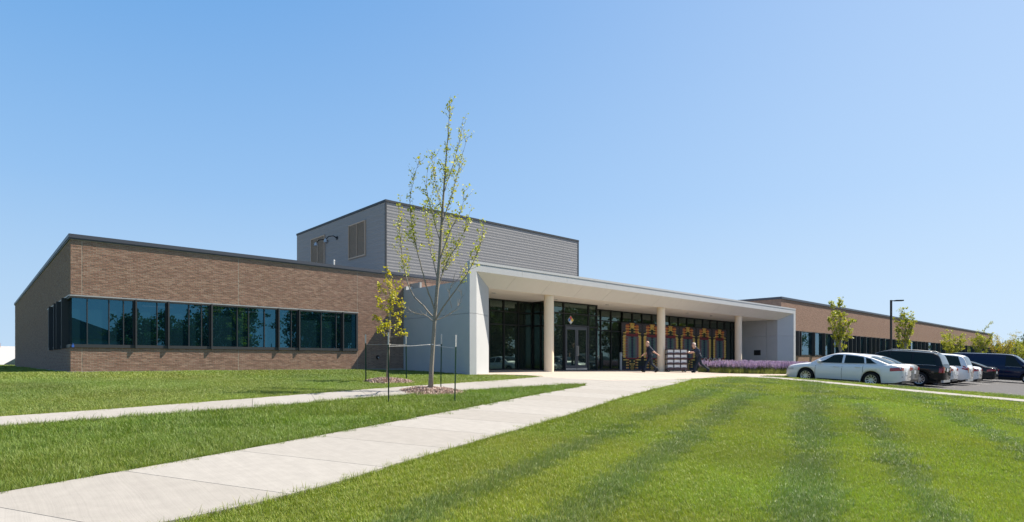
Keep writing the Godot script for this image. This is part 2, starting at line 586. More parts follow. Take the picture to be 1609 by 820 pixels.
	for x in fins:
		wbox(win, "fin", x - 0.022, x + 0.022, V - 0.075, V + 0.12, 0.87, 2.46, M.frame)
		wbox(win, "dark_band", x - 0.08, x - 0.0285, V - 0.004, V + 0.1, 0.986, 2.404, M.black_frame)  # black band down the left side of each fin
		cuts.append(x)
	for x in thin:
		wbox(win, "mullion", x - 0.012, x + 0.012, V - 0.006, V + 0.1, 0.985, 2.405, M.frame)
		cuts.append(x)
	cuts.append(11.79)
	cuts.sort()
	for i in cuts.size() - 1:
		wbox(win, "pane", cuts[i] + 0.008, cuts[i + 1] - 0.008, V + 0.05, V + 0.056, 0.98, 2.41, M.glass)
	var vcuts := [V + 0.05]
	for v in [23.272, 24.797, 25.62, 27.317]:
		wbox(win, "fin", U - 0.13, U + 0.12, v - 0.03, v + 0.03, 0.87, 2.46, M.frame)
		vcuts.append(v)
	vcuts.append(28.93)
	for i in vcuts.size() - 1:
		wbox(win, "pane", U + 0.05, U + 0.056, vcuts[i] + 0.01, vcuts[i + 1] - 0.01, 0.98, 2.41, M.glass)
	# room behind the glass
	wbox(w, "room_floor", U + 0.3, UE, V + 0.3, VE - 0.3, 0.0, 0.08, M.dark_room)
	wbox(w, "room_ceiling", U + 0.3, UE, V + 0.3, VE - 0.3, 2.75, 2.8, M.room_wall)
	wbox(w, "room_partition", U + 3.0, 18.0, 31.0, 31.15, 0.08, 2.75, M.room_wall)
	wbox(w, "room_partition", 17.9, 18.05, V + 0.3, 31.0, 0.08, 2.75, M.room_wall)
	for i in 5:
		for j in 3:
			wbox(w, "ceiling_light", 5.2 + i * 1.9, 6.3 + i * 1.9, 24.0 + j * 1.9, 24.12 + j * 1.9, 2.70, 2.745, M.lamp_glow)
	# hose tap in the shaded corner
	var tap := thing("wall_tap", "small dark round tap cover on the brick beside the canopy wall", "tap", P3(12.76, V, 0.64))
	var tp := ST()
	tube(tp, [Vector3(0, 0, 0.01), Vector3(0, 0, 0.05)], [0.075, 0.07], 14)
	part(tap, "plate", done(tp), M.black)
	var tq := ST()
	tube(tq, [Vector3(0, 0, 0.05), Vector3(0, -0.01, 0.1), Vector3(0, -0.06, 0.12)], [0.022, 0.02, 0.018], 8)
	part(tap, "spout", done(tq), M.galvanised)
	# little blue tag on the corner of the sill
	var tagm := thing("marker_tag", "little bright blue tag on the corner of the window sill", "tag", P3(2.33, V - 0.036, 0.93))
	var tg := ST()
	box(tg, Vector3(-0.03, -0.04, 0), Vector3(0.03, 0.03, 0.006))
	part(tagm, "card", done(tg), mat(lin(0.02, 0.10, 0.42), 0.6))
	var tg2 := ST()
	box(tg2, Vector3(-0.008, 0.03, 0), Vector3(0.01, 0.075, 0.005))
	part(tagm, "tab", done(tg2), mat(lin(0.03, 0.13, 0.5), 0.6))

# ---------------------------------------------------------------- penthouse
func penthouse() -> void:
	var w := thing("metal_penthouse", "tall grey ribbed metal rooftop block rising behind the brick wing", "rooftop block")
	var U0 := 16.559
	var U1 := 32.4
	var V0 := 28.0
	var V1 := 39.72
	var H := 9.22
	wbox(w, "core", U0 + 0.06, U1 - 0.06, V0 + 0.06, V1 - 0.06, 4.15, H - 0.02, M.metal_siding)
	var ph := 0.335
	var n := int((H - 0.12 - 4.0) / ph)
	# one course of siding: two trapezoid ribs and a lap
	var prof := [Vector2(0, 0.036), Vector2(0.012, 0.044), Vector2(0.075, 0.044), Vector2(0.085, 0.05), Vector2(0.155, 0.05), Vector2(0.165, 0.044), Vector2(0.24, 0.044), Vector2(0.25, 0.05), Vector2(0.32, 0.05), Vector2(0.335, 0.036)]
	var sf := ST()
	var ss := ST()
	for i in prof.size() - 1:
		var p: Vector2 = prof[i]
		var q: Vector2 = prof[i + 1]
		quad(sf, Vector3(U0, p.x, -V0 - 0.05 + p.y), Vector3(U0, q.x, -V0 - 0.05 + q.y), Vector3(U1, q.x, -V0 - 0.05 + q.y), Vector3(U1, p.x, -V0 - 0.05 + p.y))
		quad(ss, Vector3(U0 + 0.05 - p.y, p.x, -V1), Vector3(U0 + 0.05 - q.y, q.x, -V1), Vector3(U0 + 0.05 - q.y, q.x, -V0), Vector3(U0 + 0.05 - p.y, p.x, -V0))
	var mf := done(sf)
	var ms := done(ss)
	for i in n:
		part(w, "siding_panel", mf, M.metal_siding, Vector3(0, H - 0.12 - (i + 1) * ph, 0))
		part(w, "siding_panel", ms, M.metal_siding, Vector3(0, H - 0.12 - (i + 1) * ph, 0))
	var t := ST()
	ubox(t, U0 - 0.03, U1 + 0.03, V0 - 0.03, V1 + 0.03, H - 0.12, H)
	ubox(t, U0 - 0.02, U0 + 0.06, V0 - 0.02, V0 + 0.06, 4.15, H - 0.121)
	ubox(t, U1 - 0.06, U1 + 0.02, V0 - 0.02, V0 + 0.06, 4.15, H - 0.121)
	part(w, "trim", done(t), M.frame)
	# louvres on the end wall
	for r in [[35.40, 37.29, 5.6, 8.40], [30.22, 32.10, 6.545, 8.42]]:
		var lv := empty_part(w, "louvre")
		var fr := ST()
		ubox(fr, U0 - 0.07, U0 + 0.02, r[0] - 0.06, r[1] + 0.06, r[3], r[3] + 0.07)
		ubox(fr, U0 - 0.07, U0 + 0.02, r[0] - 0.06, r[1] + 0.06, r[2] - 0.07, r[2])
		ubox(fr, U0 - 0.07, U0 + 0.02, r[0] - 0.06, r[0], r[2], r[3])
		ubox(fr, U0 - 0.07, U0 + 0.02, r[1], r[1] + 0.06, r[2], r[3])
		ubox(fr, U0 - 0.068, U0 + 0.02, (r[0] + r[1]) / 2 - 0.02, (r[0] + r[1]) / 2 + 0.02, r[2], r[3])
		part(lv, "frame", done(fr), M.louver)
		var y: float = r[2]
		while y < r[3] - 0.05:
			var bl := ST()
			box8(bl, [P3(U0 - 0.06, r[0], y), P3(U0 - 0.06, r[1], y), P3(U0 - 0.06, r[1], y + 0.012), P3(U0 - 0.06, r[0], y + 0.012), P3(U0 + 0.01, r[0], y + 0.045), P3(U0 + 0.01, r[1], y + 0.045), P3(U0 + 0.01, r[1], y + 0.057), P3(U0 + 0.01, r[0], y + 0.057)])
			part(lv, "blade", done(bl), M.louver)
			y += 0.065
	# two flood lamps on bent arms
	for q in [[35.05, 7.98], [33.7, 8.0]]:
		var l := thing("flood_lamp", "small dark flood lamp on a bent arm beside the rooftop louvres", "lamp", P3(U0, q[0], q[1]), 0, "flood lamps on the rooftop block")
		var a := ST(true)
		tube(a, [Vector3(0, 0, 0), Vector3(-0.25, 0.1, 0), Vector3(-0.5, 0.05, -0.1), Vector3(-0.62, -0.12, -0.2)], [0.035, 0.03, 0.03, 0.03], 8)
		part(l, "arm", done(a), M.black_frame)
		var hd := ST()
		lathe(hd, Vector3(-0.64, -0.3, -0.22), [Vector2(0, 0.22), Vector2(0.06, 0.2), Vector2(0.09, 0.12), Vector2(0.13, 0.0), Vector2(0.11, 0.0), Vector2(0, 0.05)], 14)
		part(l, "head", done(hd), M.galvanised)
		var bp := ST()
		box(bp, Vector3(-0.03, -0.1, -0.1), Vector3(0.03, 0.1, 0.1))
		part(l, "bracket", done(bp), M.black_frame)
	var vp := thing("vent_pipe", "thin pale vent pipe standing behind the brick coping", "pipe", P3(12.864, 26.5, 4.15))
	var vs := ST()
	tube(vs, [Vector3(0, 0, 0), Vector3(0, 1.1, 0)], [0.035, 0.035], 10)
	part(vp, "pipe", done(vs), M.white_paint)
	var vs2 := ST()
	lathe(vs2, Vector3(0, 1.1, 0), [Vector2(0.035, 0.0), Vector2(0.05, 0.02), Vector2(0.04, 0.06), Vector2(0, 0.09)], 10)
	part(vp, "cowl", done(vs2), M.white_paint)

# ---------------------------------------------------------------- entrance canopy
func panel_quad(parent: Node, called: String, p: Array, n: Vector3, thick: float, m: Material) -> void:
	var st := ST()
	var o := n * thick
	box8(st, [p[0] - o, p[1] - o, p[2] - o, p[3] - o, p[0], p[1], p[2], p[3]])
	part(parent, called, done(st), m)

func canopy() -> void:
	var w := thing("entrance_canopy", "pale flared portal canopy on three cream columns over the glass entrance", "canopy")
	var VF := 17.6
	var VI := 18.3
	var L0 := 14.05
	var L1 := 14.41
	var L2 := 15.61
	var R2 := 43.14
	var R1 := 44.22
	var R0 := 44.6
	var HT := 4.32
	var HB := 3.94
	var HI := 3.45
	# side walls: one profile each, a joint at 2.15 m
	for s in 2:
		var u0 := L0 if s == 0 else R1 + 0.03
		var u1 := L1 - 0.03 if s == 0 else R0
		var f := func(p: Vector2, t: float) -> Vector3: return P3(t, p.x, p.y)
		for hh in [[-0.9, 2.3], [2.31, 4.0]]:
			var poly := PackedVector2Array([Vector2(VF, hh[0]), Vector2(22.24 if s == 0 else 18.19, hh[0]), Vector2(22.24 if s == 0 else 18.19, minf(hh[1], 3.58)), Vector2(18.13, minf(hh[1], 3.58)), Vector2(VF + 0.02, minf(hh[1], 3.86)), Vector2(VF, minf(hh[1], 3.93))])
			if hh[1] < 3.0:
				poly = PackedVector2Array([Vector2(VF, hh[0]), Vector2(22.24 if s == 0 else 18.19, hh[0]), Vector2(22.24 if s == 0 else 18.19, hh[1]), Vector2(VF, hh[1])])
			var st := ST()
			extrude(st, poly, f, u0, u1)
			part(w, "side_wall", done(st), M.canopy)
	wbox(w, "wall_end", L0 - 0.004, L1 - 0.03, VF - 0.012, VF - 0.001, -0.9, 2.3, M.canopy)
	wbox(w, "wall_end", L0 - 0.004, L1 - 0.03, VF - 0.012, VF - 0.001, 2.31, HB - 0.002, M.canopy)
	# fascia: face, shadow gap and drip edge
	var fs := ST()
	for i in 11:
		var f0 := lerpf(L0, R0, i / 11.0) + (0.004 if i > 0 else 0.0)
		var f1 := lerpf(L0, R0, (i + 1) / 11.0) - (0.004 if i < 10 else 0.0)
		wbox(w, "fascia_panel", f0, f1, VF, VF + 0.12, HB, 4.205, M.canopy)
	ubox(fs, L0, R0, VF - 0.015, VF + 0.14, 4.225, HT)
	ubox(fs, L0 + 0.01, R0 - 0.01, VF + 0.012, VF + 0.12, 4.205, 4.225)
	part(w, "fascia", done(fs), M.canopy)
	# upper back slope of the flare and the flat roof
	var rs := ST()
	extrude(rs, PackedVector2Array([Vector2(VF + 0.12, 3.95), Vector2(VF + 0.12, 4.2), Vector2(VF + 0.16, 4.0), Vector2(18.13, 3.6), Vector2(22.24, 3.6), Vector2(22.24, 3.53), Vector2(18.36, 3.53)]), func(p: Vector2, t: float) -> Vector3: return P3(t, p.x, p.y), L1 - 0.029, R1 + 0.029)
	part(w, "roof", done(rs), M.canopy)
	wbox(w, "flashing", L0 + 0.01, 14.9, 22.05, 22.235, 3.585, 3.74, M.white_paint)
	# splayed reveals in two panels each
	for s in 2:
		var a := Vector2(L1 - 0.03, VF) if s == 0 else Vector2(R1 + 0.03, VF)
		var b := Vector2(L2, VI) if s == 0 else Vector2(R2, VI)
		var n := (Vector3(0.5, 0, 0.86) if s == 0 else Vector3(-0.5, 0, 0.86))
		for hh in [[-0.9, 2.3], [2.312, 9.0]]:
			var ta := minf(hh[1], HB)
			var tb := minf(hh[1], HI)
			panel_quad(w, "reveal_panel", [P3(a.x, a.y, hh[0]), P3(b.x, b.y, hh[0]), P3(b.x, b.y, tb), P3(a.x, a.y, ta)], n, 0.03, M.canopy)
	# sloping soffit panels
	var n_p := 14
	for i in n_p:
		var t0 := (float(i) / n_p)
		var t1 := (float(i + 1) / n_p)
		var g := 0.0
		var o0 := lerpf(L1 - 0.03, R1 + 0.03, t0) + (0.006 if i > 0 else 0.0)
		var o1 := lerpf(L1 - 0.03, R1 + 0.03, t1) - (0.006 if i < n_p - 1 else 0.0)
		var i0 := clampf(o0, L2, R2)
		var i1 := clampf(o1, L2, R2)
		panel_quad(w, "soffit_panel", [P3(o0, VF, HB), P3(o1, VF, HB), P3(i1, VI, HI), P3(i0, VI, HI)], Vector3(0, -0.82, 0.57), 0.03, M.soffit)
	var gr := ST()
	ubox(gr, L2, R2, VI + 0.001, VI + 0.05, HI + 0.01, 3.52)
	part(w, "soffit_trim", done(gr), M.frame)
	# level ceiling, right inner wall with joints, left inner wall
	for i in 8:
		wbox(w, "ceiling_panel", lerpf(L2, R2, i / 8.0) + 0.004, lerpf(L2, R2, (i + 1) / 8.0) - 0.004, VI + 0.05, 21.75, 3.478, 3.528, M.ceiling)
	for q in [[VI, 19.1, -0.9, 2.3], [VI, 19.1, 2.312, 3.477], [19.112, 21.6, -0.9, 2.3], [19.112, 21.6, 2.312, 3.477]]:
		wbox(w, "inner_wall_panel", R2, R2 + 0.25, q[0], q[1], q[2], q[3], M.canopy)
	wbox(w, "inner_wall_panel", L2 - 0.25, L2, VI, 21.5, -0.9, 3.477, M.canopy)
	# columns
	for x in [19.43, 28.52, 37.66]:
		var cs := ST(true)
		lathe(cs, P3(x, 18.56, 0), [Vector2(0.225, -0.6), Vector2(0.225, 3.49)], 32)
		part(w, "column", done(cs), M.column)
	# recessed can lights in the ceiling
	for x in [17.0, 21.0, 25.0, 30.5, 33.0, 36.0, 40.0]:
		var cl := ST()
		lathe(cl, P3(x, 19.6, 3.46), [Vector2(0.08, 0.02), Vector2(0.1, 0.0), Vector2(0.1, 0.018)], 14)
		part(w, "can_light", done(cl), M.galvanised)
	var vt := thing("wall_vent", "small dark square vent on the grey inner wall of the canopy", "vent", P3(R2, 19.78, 1.1))
	var s1 := ST()
	box(s1, Vector3(-0.03, -0.19, -0.25), Vector3(0.0, 0.19, 0.25))
	part(vt, "frame", done(s1), M.frame)
	for i in 6:
		var s2 := ST()
		bar(s2, Vector3(-0.04, -0.15 + i * 0.058, -0.21), Vector3(-0.04, -0.15 + i * 0.058, 0.21), 0.03, 0.03)
		part(vt, "blade", done(s2), M.black_frame)

# ---------------------------------------------------------------- glazed entrance
func glazing() -> void:
	var w := thing("glass_entrance", "dark glazed entrance wall with black mullions under the canopy", "glass wall")
	var top := 3.475
	var frame := func(u0: float, u1: float, v: float, cuts: Array, rows: Array, along_v := false) -> void:
		var hs := [-0.35]
		hs.append_array(rows)
		hs.append(top)
		var g := gh(u0 if not along_v else v, v if not along_v else u0) + 0.03
		hs[0] = g
		for x in cuts:
			if along_v:
				wbox(w, "mullion", v - 0.06, v + 0.06, x - 0.032, x + 0.032, g - 0.3, top, M.black_frame)
			else:
				wbox(w, "mullion", x - 0.032, x + 0.032, v - 0.06, v + 0.06, g - 0.3, top, M.black_frame)
		for i in cuts.size() - 1:
			for r in hs.size():
				var y: float = hs[r] + (0.03 if r == 0 else 0.0)
				if r == hs.size() - 1:
					y = top - 0.03
				if along_v:
					wbox(w, "transom", v - 0.05, v + 0.05, cuts[i] + 0.032, cuts[i + 1] - 0.032, y - 0.03, y + 0.03, M.black_frame)
				else:
					wbox(w, "transom", cuts[i] + 0.032, cuts[i + 1] - 0.032, v - 0.05, v + 0.05, y - 0.03, y + 0.03, M.black_frame)
				if r < hs.size() - 1:
					if along_v:
						wbox(w, "pane", v - 0.004, v + 0.004, cuts[i] + 0.03, cuts[i + 1] - 0.03, hs[r], hs[r + 1], M.entry_glass)
					else:
						wbox(w, "pane", cuts[i] + 0.03, cuts[i + 1] - 0.03, v - 0.004, v + 0.004, hs[r], hs[r + 1], M.entry_glass)
	frame.call(15.7, 21.2, 21.4, [15.65, 17.0, 18.25, 19.19, 20.17, 21.2], [2.26, 2.9])
	frame.call(20.15, 21.4, 21.2, [20.21, 20.8, 21.34], [2.26, 2.9], true)
	frame.call(21.2, 22.2, 20.15, [21.2, 22.147], [2.26, 2.9])
	frame.call(23.97, 24.8, 20.15, [24.09, 24.78], [2.26, 2.9])
	frame.call(20.15, 21.6, 24.78, [20.21, 21.54], [2.26, 2.9], true)
	frame.call(24.8, 28.96, 21.6, [24.84, 26.0, 26.929, 27.887, 28.964], [2.25, 2.82])
	frame.call(28.964, 43.1, 21.6, [28.964, 30.009, 31.034, 32.107, 33.14, 34.17, 35.252, 36.318, 37.355, 38.437, 39.486, 40.562, 41.617, 42.606, 43.08], [2.83])
	# over the doors
	for r in [[2.33, 2.9], [2.9, top - 0.03]]:
		wbox(w, "pane", 22.18, 24.06, 20.146, 20.154, r[0], r[1], M.entry_glass)
	wbox(w, "transom", 22.18, 24.06, 20.1, 20.2, 2.87, 2.93, M.black_frame)
	wbox(w, "transom", 22.18, 24.06, 20.1, 20.2, top - 0.06, top, M.black_frame)
	# double doors
	var g0 := gh(23, 20.15) + 0.03
	var df := ST()
	ubox(df, 22.18, 22.25, 20.05, 20.22, g0 - 0.1, 2.33)
	ubox(df, 23.985, 24.058, 20.05, 20.22, g0 - 0.1, 2.33)
	ubox(df, 22.25, 23.985, 20.05, 20.22, 2.26, 2.33)
	part(w, "door_frame", done(df), M.frame)
	for s in 2:
		var a := 22.262 if s == 0 else 23.124
		var b := a + 0.85
		var d := empty_part(w, "door")
		var ds := ST()
		ubox(ds, a, a + 0.11, 20.09, 20.14, g0 + 0.02, 2.25)
		ubox(ds, b - 0.11, b, 20.09, 20.14, g0 + 0.02, 2.25)
		ubox(ds, a + 0.11, b - 0.11, 20.09, 20.14, 2.09, 2.25)
		ubox(ds, a + 0.11, b - 0.11, 20.09, 20.14, g0 + 0.02, g0 + 0.26)
		part(d, "stiles", done(ds), mat(lin(0.07, 0.078, 0.09), 0.45, 0.3))
		wbox(d, "pane", a + 0.1, b - 0.1, 20.112, 20.118, g0 + 0.25, 2.1, M.entry_glass)
		var hs := ST()
		bar(hs, P3(a + 0.1, 20.19, 0.98), P3(b - 0.1, 20.19, 0.98), 0.05, 0.04)
		part(d, "push_bar", done(hs), M.steel)
		var px := b - 0.055 if s == 0 else a + 0.055
		var hp := ST()
		tube(hp, [P3(px, 20.09, 0.75), P3(px, 20.02, 0.75), P3(px, 20.02, 1.25), P3(px, 20.09, 1.25)], [0.012, 0.014, 0.014, 0.012], 8)
		part(d, "pull_handle", done(hp), M.steel)
		wbox(d, "kick_plate", a + 0.02, b - 0.02, 20.078, 20.0895, g0 + 0.03, g0 + 0.12, M.steel)
	# lobby
	wbox(w, "lobby_floor", 14.5, 43.1, 20.2, 30.0, -0.5, -0.16, M.room_wall)
	wbox(w, "lobby_wall", 14.5, 43.1, 29.8, 30.0, -0.16, 3.9, M.dark_room)
	wbox(w, "lobby_wall", 14.4, 14.5, 21.5, 30.0, -0.5, 3.9, M.dark_room)
	wbox(w, "lobby_wall", 43.1, 43.2, 21.6, 30.0, -0.5, 3.9, M.dark_room)
	wbox(w, "lobby_ceiling", 14.5, 43.1, 21.75, 30.0, 3.6, 3.7, M.room_wall)
	wbox(w, "lobby_partition", 27.5, 27.7, 24.0, 29.8, -0.16, 3.6, M.dark_room)
	wbox(w, "lobby_counter", 17.0, 20.5, 25.0, 25.8, -0.16, 1.0, M.room_wall)
	# hazard diamond over the door
	var sg := thing("hazard_sign", "four-coloured hazard diamond sign on the glass above the doors", "sign", P3(22.69, 20.13, 2.58))
	var r := 0.215
	var q := r * 0.5
	var cols := {"blue_square": [Vector2(-q, 0), lin(0.02, 0.16, 0.5)], "red_square": [Vector2(0, q), lin(0.5, 0.03, 0.03)], "yellow_square": [Vector2(q, 0), lin(0.75, 0.5, 0.05)], "white_square": [Vector2(0, -q), lin(0.75, 0.75, 0.72)]}
	var bk := ST()
	extrude(bk, PackedVector2Array([Vector2(0, -r - 0.015), Vector2(r + 0.015, 0), Vector2(0, r + 0.015), Vector2(-r - 0.015, 0)]), func(p: Vector2, t: float) -> Vector3: return Vector3(p.x, p.y, t), 0.0, 0.008)
	part(sg, "board", done(bk), M.white_paint)
	for key in cols:
		var c: Vector2 = cols[key][0]
		var ss := ST()
		var e := q - 0.008
		extrude(ss, PackedVector2Array([c + Vector2(0, -e), c + Vector2(e, 0), c + Vector2(0, e), c + Vector2(-e, 0)]), func(p: Vector2, t: float) -> Vector3: return Vector3(p.x, p.y, t), 0.009, 0.012)
		part(sg, key, done(ss), mat(cols[key][1], 0.5))

# ---------------------------------------------------------------- tile mural
func mural_colour(a: float, r: int) -> Color:
	var odd := r % 2
	var Y := Color(0.94, 0.68, 0.17)
	var O := Color(0.90, 0.38, 0.10)
	var R := Color(0.62, 0.14, 0.07)
	var K := Color(0.018, 0.018, 0.022)
	var G := Color(0.11, 0.105, 0.13)
	var MR := Color(0.24, 0.03, 0.045)
	var N := Color(0.03, 0.04, 0.10)
	var T := Color(0.11, 0.22, 0.21)
	var GY := Color(0.25, 0.235, 0.26)
	var GN := Color(0.02, 0.04, 0.025)
	if r < 8:
		if a < 1.6:
			if r < 4:
				return Y if (odd or a < 0.8) else O
			return GN if a < 0.6 + (r - 4) * 0.1 or odd else Y.lerp(GN, 0.15)
		if a < 2.4:
			return K if r < 4 else (Y if not odd else GN)
		if a < 5.0 and r >= 1:
			if odd:
				return R if a < 4.2 else K
			return O if a < 4.0 or r < 4 else Y
		if r >= 6 and a < 6.9:
			return Y if odd else K
		return G if odd else G * 0.8
	if r < 10:
		if a < 4.6:
			return MR
		return (Y if odd else K) if a < 6.9 else K
	if r < 26:
		if a < 1.0:
			return N if odd else N * 0.55
		if a < 2.4:
			return T if odd or a < 1.7 else GY
		if a < 4.0:
			return GY if odd else GY * 0.8
		if a < 5.0:
			return MR if odd else GY
		if a < 6.9:
			if odd:
				return (O if a < 5.3 else Y) if a < 6.2 else K
			return Y if a < 5.6 or a > 6.4 else K
		return K
	if r < 27:
		return MR if a < 4.6 else ((Y if odd else K) if a < 6.9 else K)
	if a < 1.4:
		if r < 30:
			return GN
		return Color(0.42, 0.28, 0.07) if odd or a < 0.8 else Color(0.3, 0.17, 0.05)
	if a < 2.4:
		return Y if not odd and r < 31 else GN
	if a < 5.0:
		if r > 33:
			return N
		return (O if a < 4.0 else Y) if odd else K
	if r < 29 and a < 6.9:
		return Y if odd else K
	return N * 0.7 if r > 31 else (GN if odd else K)

func mural() -> void:
	var w := thing("tile_mural", "patterned tile mural of yellow red and teal motifs along the glass wall", "mural", P3(0, 21.5, -0.14))
	var pw := 2.2
	var cw := pw / 16.0
	var rows := 36
	var rh := 2.94 / rows
	var m := mat(Color.WHITE, 0.5, 0.0, 0.4)
	m.vertex_color_use_as_albedo = true
	for k in 6:
		var c := 29.93 + k * 2.163 - 0.0
		c = [29.85, 31.98, 34.10, 36.26, 38.45, 40.66][k]
		var pnl := empty_part(w, "panel", Vector3(c, 0, 0))
		var bs := ST()
		box(bs, Vector3(-pw / 2 + 0.01, 0, -0.02), Vector3(pw / 2 - 0.01, 2.94, 0.03))
		part(pnl, "board", done(bs), M.black)
		var ts := ST()
		for r in rows:
			var off := 0.5 if r % 2 else 0.0
			for x in range(-8, 8):
				var x0 := (x + off) * cw
				if x0 + cw > pw / 2 - 0.005:
					continue
				var mid := absf(x0 + cw / 2) / cw
				var col := mural_colour(mid, r)
				var j := rng.randf_range(0.85, 1.15)
				ts.set_color(Color(col.r * j, col.g * j, col.b * j))
				var y1 := 2.94 - r * rh - 0.004
				var y0 := y1 - rh + 0.008
				var a := x0 + 0.006
				var b := x0 + cw - 0.006
				var ym := (y0 + y1) / 2
				var e := 0.02
				# flat six-sided tile, bevelled up to its face
				var o := [Vector3(a, ym, 0.03), Vector3(a + e, y0, 0.03), Vector3(b - e, y0, 0.03), Vector3(b, ym, 0.03), Vector3(b - e, y1, 0.03), Vector3(a + e, y1, 0.03)]
				var ctr := Vector3((a + b) / 2, ym, 0.042)
				var ins := []
				for p in o:
					ins.append((p as Vector3).lerp(ctr, 0.12) + Vector3(0, 0, 0.0106))
				for i in 6:
					quad(ts, o[i], ins[i], ins[(i + 1) % 6], o[(i + 1) % 6])
				for i in range(1, 5):
					tri(ts, ins[0], ins[i + 1], ins[i])
		var tile := part(pnl, "tile_field", done(ts), m)
		tile.set_meta("kind", "stuff")

# ---------------------------------------------------------------- east wing
func east_wing() -> void:
	var w := thing("brick_wing", "long pinkish brick wing with many dark window fins behind the parked cars", "building")
	var V := 18.2
	var U := 43.52
	var UE := 129.0
	var H := 5.18
	var m: Material = M.far_brick
	wbox(w, "wall", U, UE, V, V + 0.3, -1.6, 0.9, m)
	wbox(w, "wall", U, UE, V, V + 0.3, 2.79, H - 0.16, m)
	wbox(w, "wall", U, U + 0.3, V + 0.301, 40.0, -1.6, H - 0.16, m)
	wbox(w, "wall", UE - 0.3, UE, V + 0.301, 40.0, -1.6, H - 0.16, m)
	wbox(w, "wall", UE - 1.2, UE - 0.001, V + 0.001, V + 0.299, 0.9, 2.79, m)
	wbox(w, "wall", U + 0.3, UE - 0.3, 39.7, 40.0, -1.6, H - 0.16, m)
	wbox(w, "roof", U + 0.01, UE - 0.01, V + 0.02, 39.9, H - 0.5, H - 0.2, M.dark_room)
	var cp := ST()
	ubox(cp, U - 0.05, UE + 0.05, V - 0.06, V + 0.35, H - 0.155, H)
	ubox(cp, U - 0.05, U + 0.35, V + 0.351, 40.0, H - 0.155, H)
	part(w, "coping", done(cp), M.coping)
	for x in [47.5, 55.4, 68.0, 80.5, 93.0, 105.5, 118.0]:
		wbox(w, "control_joint", x - 0.012, x + 0.012, V - 0.003, V + 0.02, 2.79, H - 0.16, M.mortar_joint)
	var win := empty_part(w, "ribbon_window")
	var fr := ST()
	ubox(fr, U, UE - 1.2, V - 0.03, V + 0.14, 0.9, 0.98)
	ubox(fr, U, UE - 1.2, V - 0.01, V + 0.14, 2.73, 2.79)
	part(win, "frame", done(fr), M.frame)
	var fins := [46.3, 46.735, 49.439, 51.606, 53.646, 55.4, 57.057, 58.132, 59.134, 60.269, 61.969, 63.532, 64.798, 65.982, 67.81, 69.874, 71.644, 73.4, 75.152, 77.139, 79.923, 81.66, 83.4, 84.806, 88.251, 90.836, 93.6, 96.6, 99.63, 103.343, 105.877, 107.296, 112.476, 114.549, 117.363, 121.177, 124.5, 127.4]
	var last := 44.6
	for x in fins:
		wbox(win, "fin", x - 0.04, x + 0.04, V - 0.2, V + 0.12, 0.88, 2.77, M.fin)
		wbox(win, "pane", last, x, V + 0.05, V + 0.058, 0.975, 2.74, M.glass)
		last = x + 0.002
	wbox(w, "room_floor", U + 0.3, UE - 0.3, V + 0.3, 39.7, -0.4, -0.1, M.dark_room)
	wbox(w, "room_ceiling", U + 0.3, UE - 0.3, V + 0.3, 39.7, 3.0, 3.1, M.room_wall)
	wbox(w, "room_partition", U + 0.3, UE - 0.3, 25.0, 25.2, -0.1, 3.0, M.room_wall)

# ---------------------------------------------------------------- cars
# car space: +x is the nose, y up, z across; the origin lies on the ground under the middle
func cat(points: Array, x: float) -> float:
	# smooth curve through (x, y) pairs sorted by x
	if x <= points[0][0]:
		return points[0][1]
	for i in points.size() - 1:
		if x <= points[i + 1][0]:
			var x0: float = points[i][0]
			var x1: float = points[i + 1][0]
			var y0: float = points[i][1]
			var y1: float = points[i + 1][1]
			var m0: float = (y1 - y0) / (x1 - x0)
			var m1: float = m0
			if i > 0:
				m0 = (y1 - points[i - 1][1]) / (x1 - points[i - 1][0])
			if i < points.size() - 2:
				m1 = (points[i + 2][1] - y0) / (points[i + 2][0] - x0)
			var t := (x - x0) / (x1 - x0)
			var d := x1 - x0
			return (2 * t * t * t - 3 * t * t + 1) * y0 + (t * t * t - 2 * t * t + t) * d * m0 + (-2 * t * t * t + 3 * t * t) * y1 + (t * t * t - t * t) * d * m1
	return points[points.size() - 1][1]

func lerp_pts(points: Array, x: float) -> float:
	if x <= points[0][0]:
		return points[0][1]
	for i in points.size() - 1:
		if x <= points[i + 1][0]:
			return lerpf(points[i][1], points[i + 1][1], (x - points[i][0]) / (points[i + 1][0] - points[i][0]))
	return points[points.size() - 1][1]

func body_section(s: Dictionary, x: float) -> Array:
	var w: float = cat(s.plan, x)
	var yt: float = cat(s.belt, x)
	var yb: float = lerp_pts(s.sill, x)
	for ax in [s.front_axle, s.rear_axle]:
		var d := absf(x - ax)
		var r: float = s.wheel + 0.055
		if d < r:
			yb = maxf(yb, s.wheel + sqrt(r * r - d * d) * 0.98)
	var mid := yt * 0.62
	var pts := [Vector2(w * 0.93, yb), Vector2(w * 0.97, maxf(yb + 0.015, minf(yb + 0.11, mid - 0.1))), Vector2(w, maxf(yb + 0.03, mid)), Vector2(w * 0.992, maxf(yb + 0.045, yt - 0.16)), Vector2(w * 0.965, maxf(yb + 0.055, yt - 0.055)), Vector2(w * 0.9, maxf(yb + 0.06, yt - 0.008)), Vector2(w * 0.72, yt + 0.012 + s.crown * 0.45), Vector2(w * 0.4, yt + 0.014 + s.crown * 0.85), Vector2(0, yt + 0.014 + s.crown)]
	return pts

func side_z(s: Dictionary, x: float, y: float) -> float:
	var p := body_section(s, x)
	for i in 6:
		if y <= p[i + 1].y:
			return lerpf(p[i].x, p[i + 1].x, clampf((y - p[i].y) / maxf(0.001, p[i + 1].y - p[i].y), 0, 1))
	return p[5].x

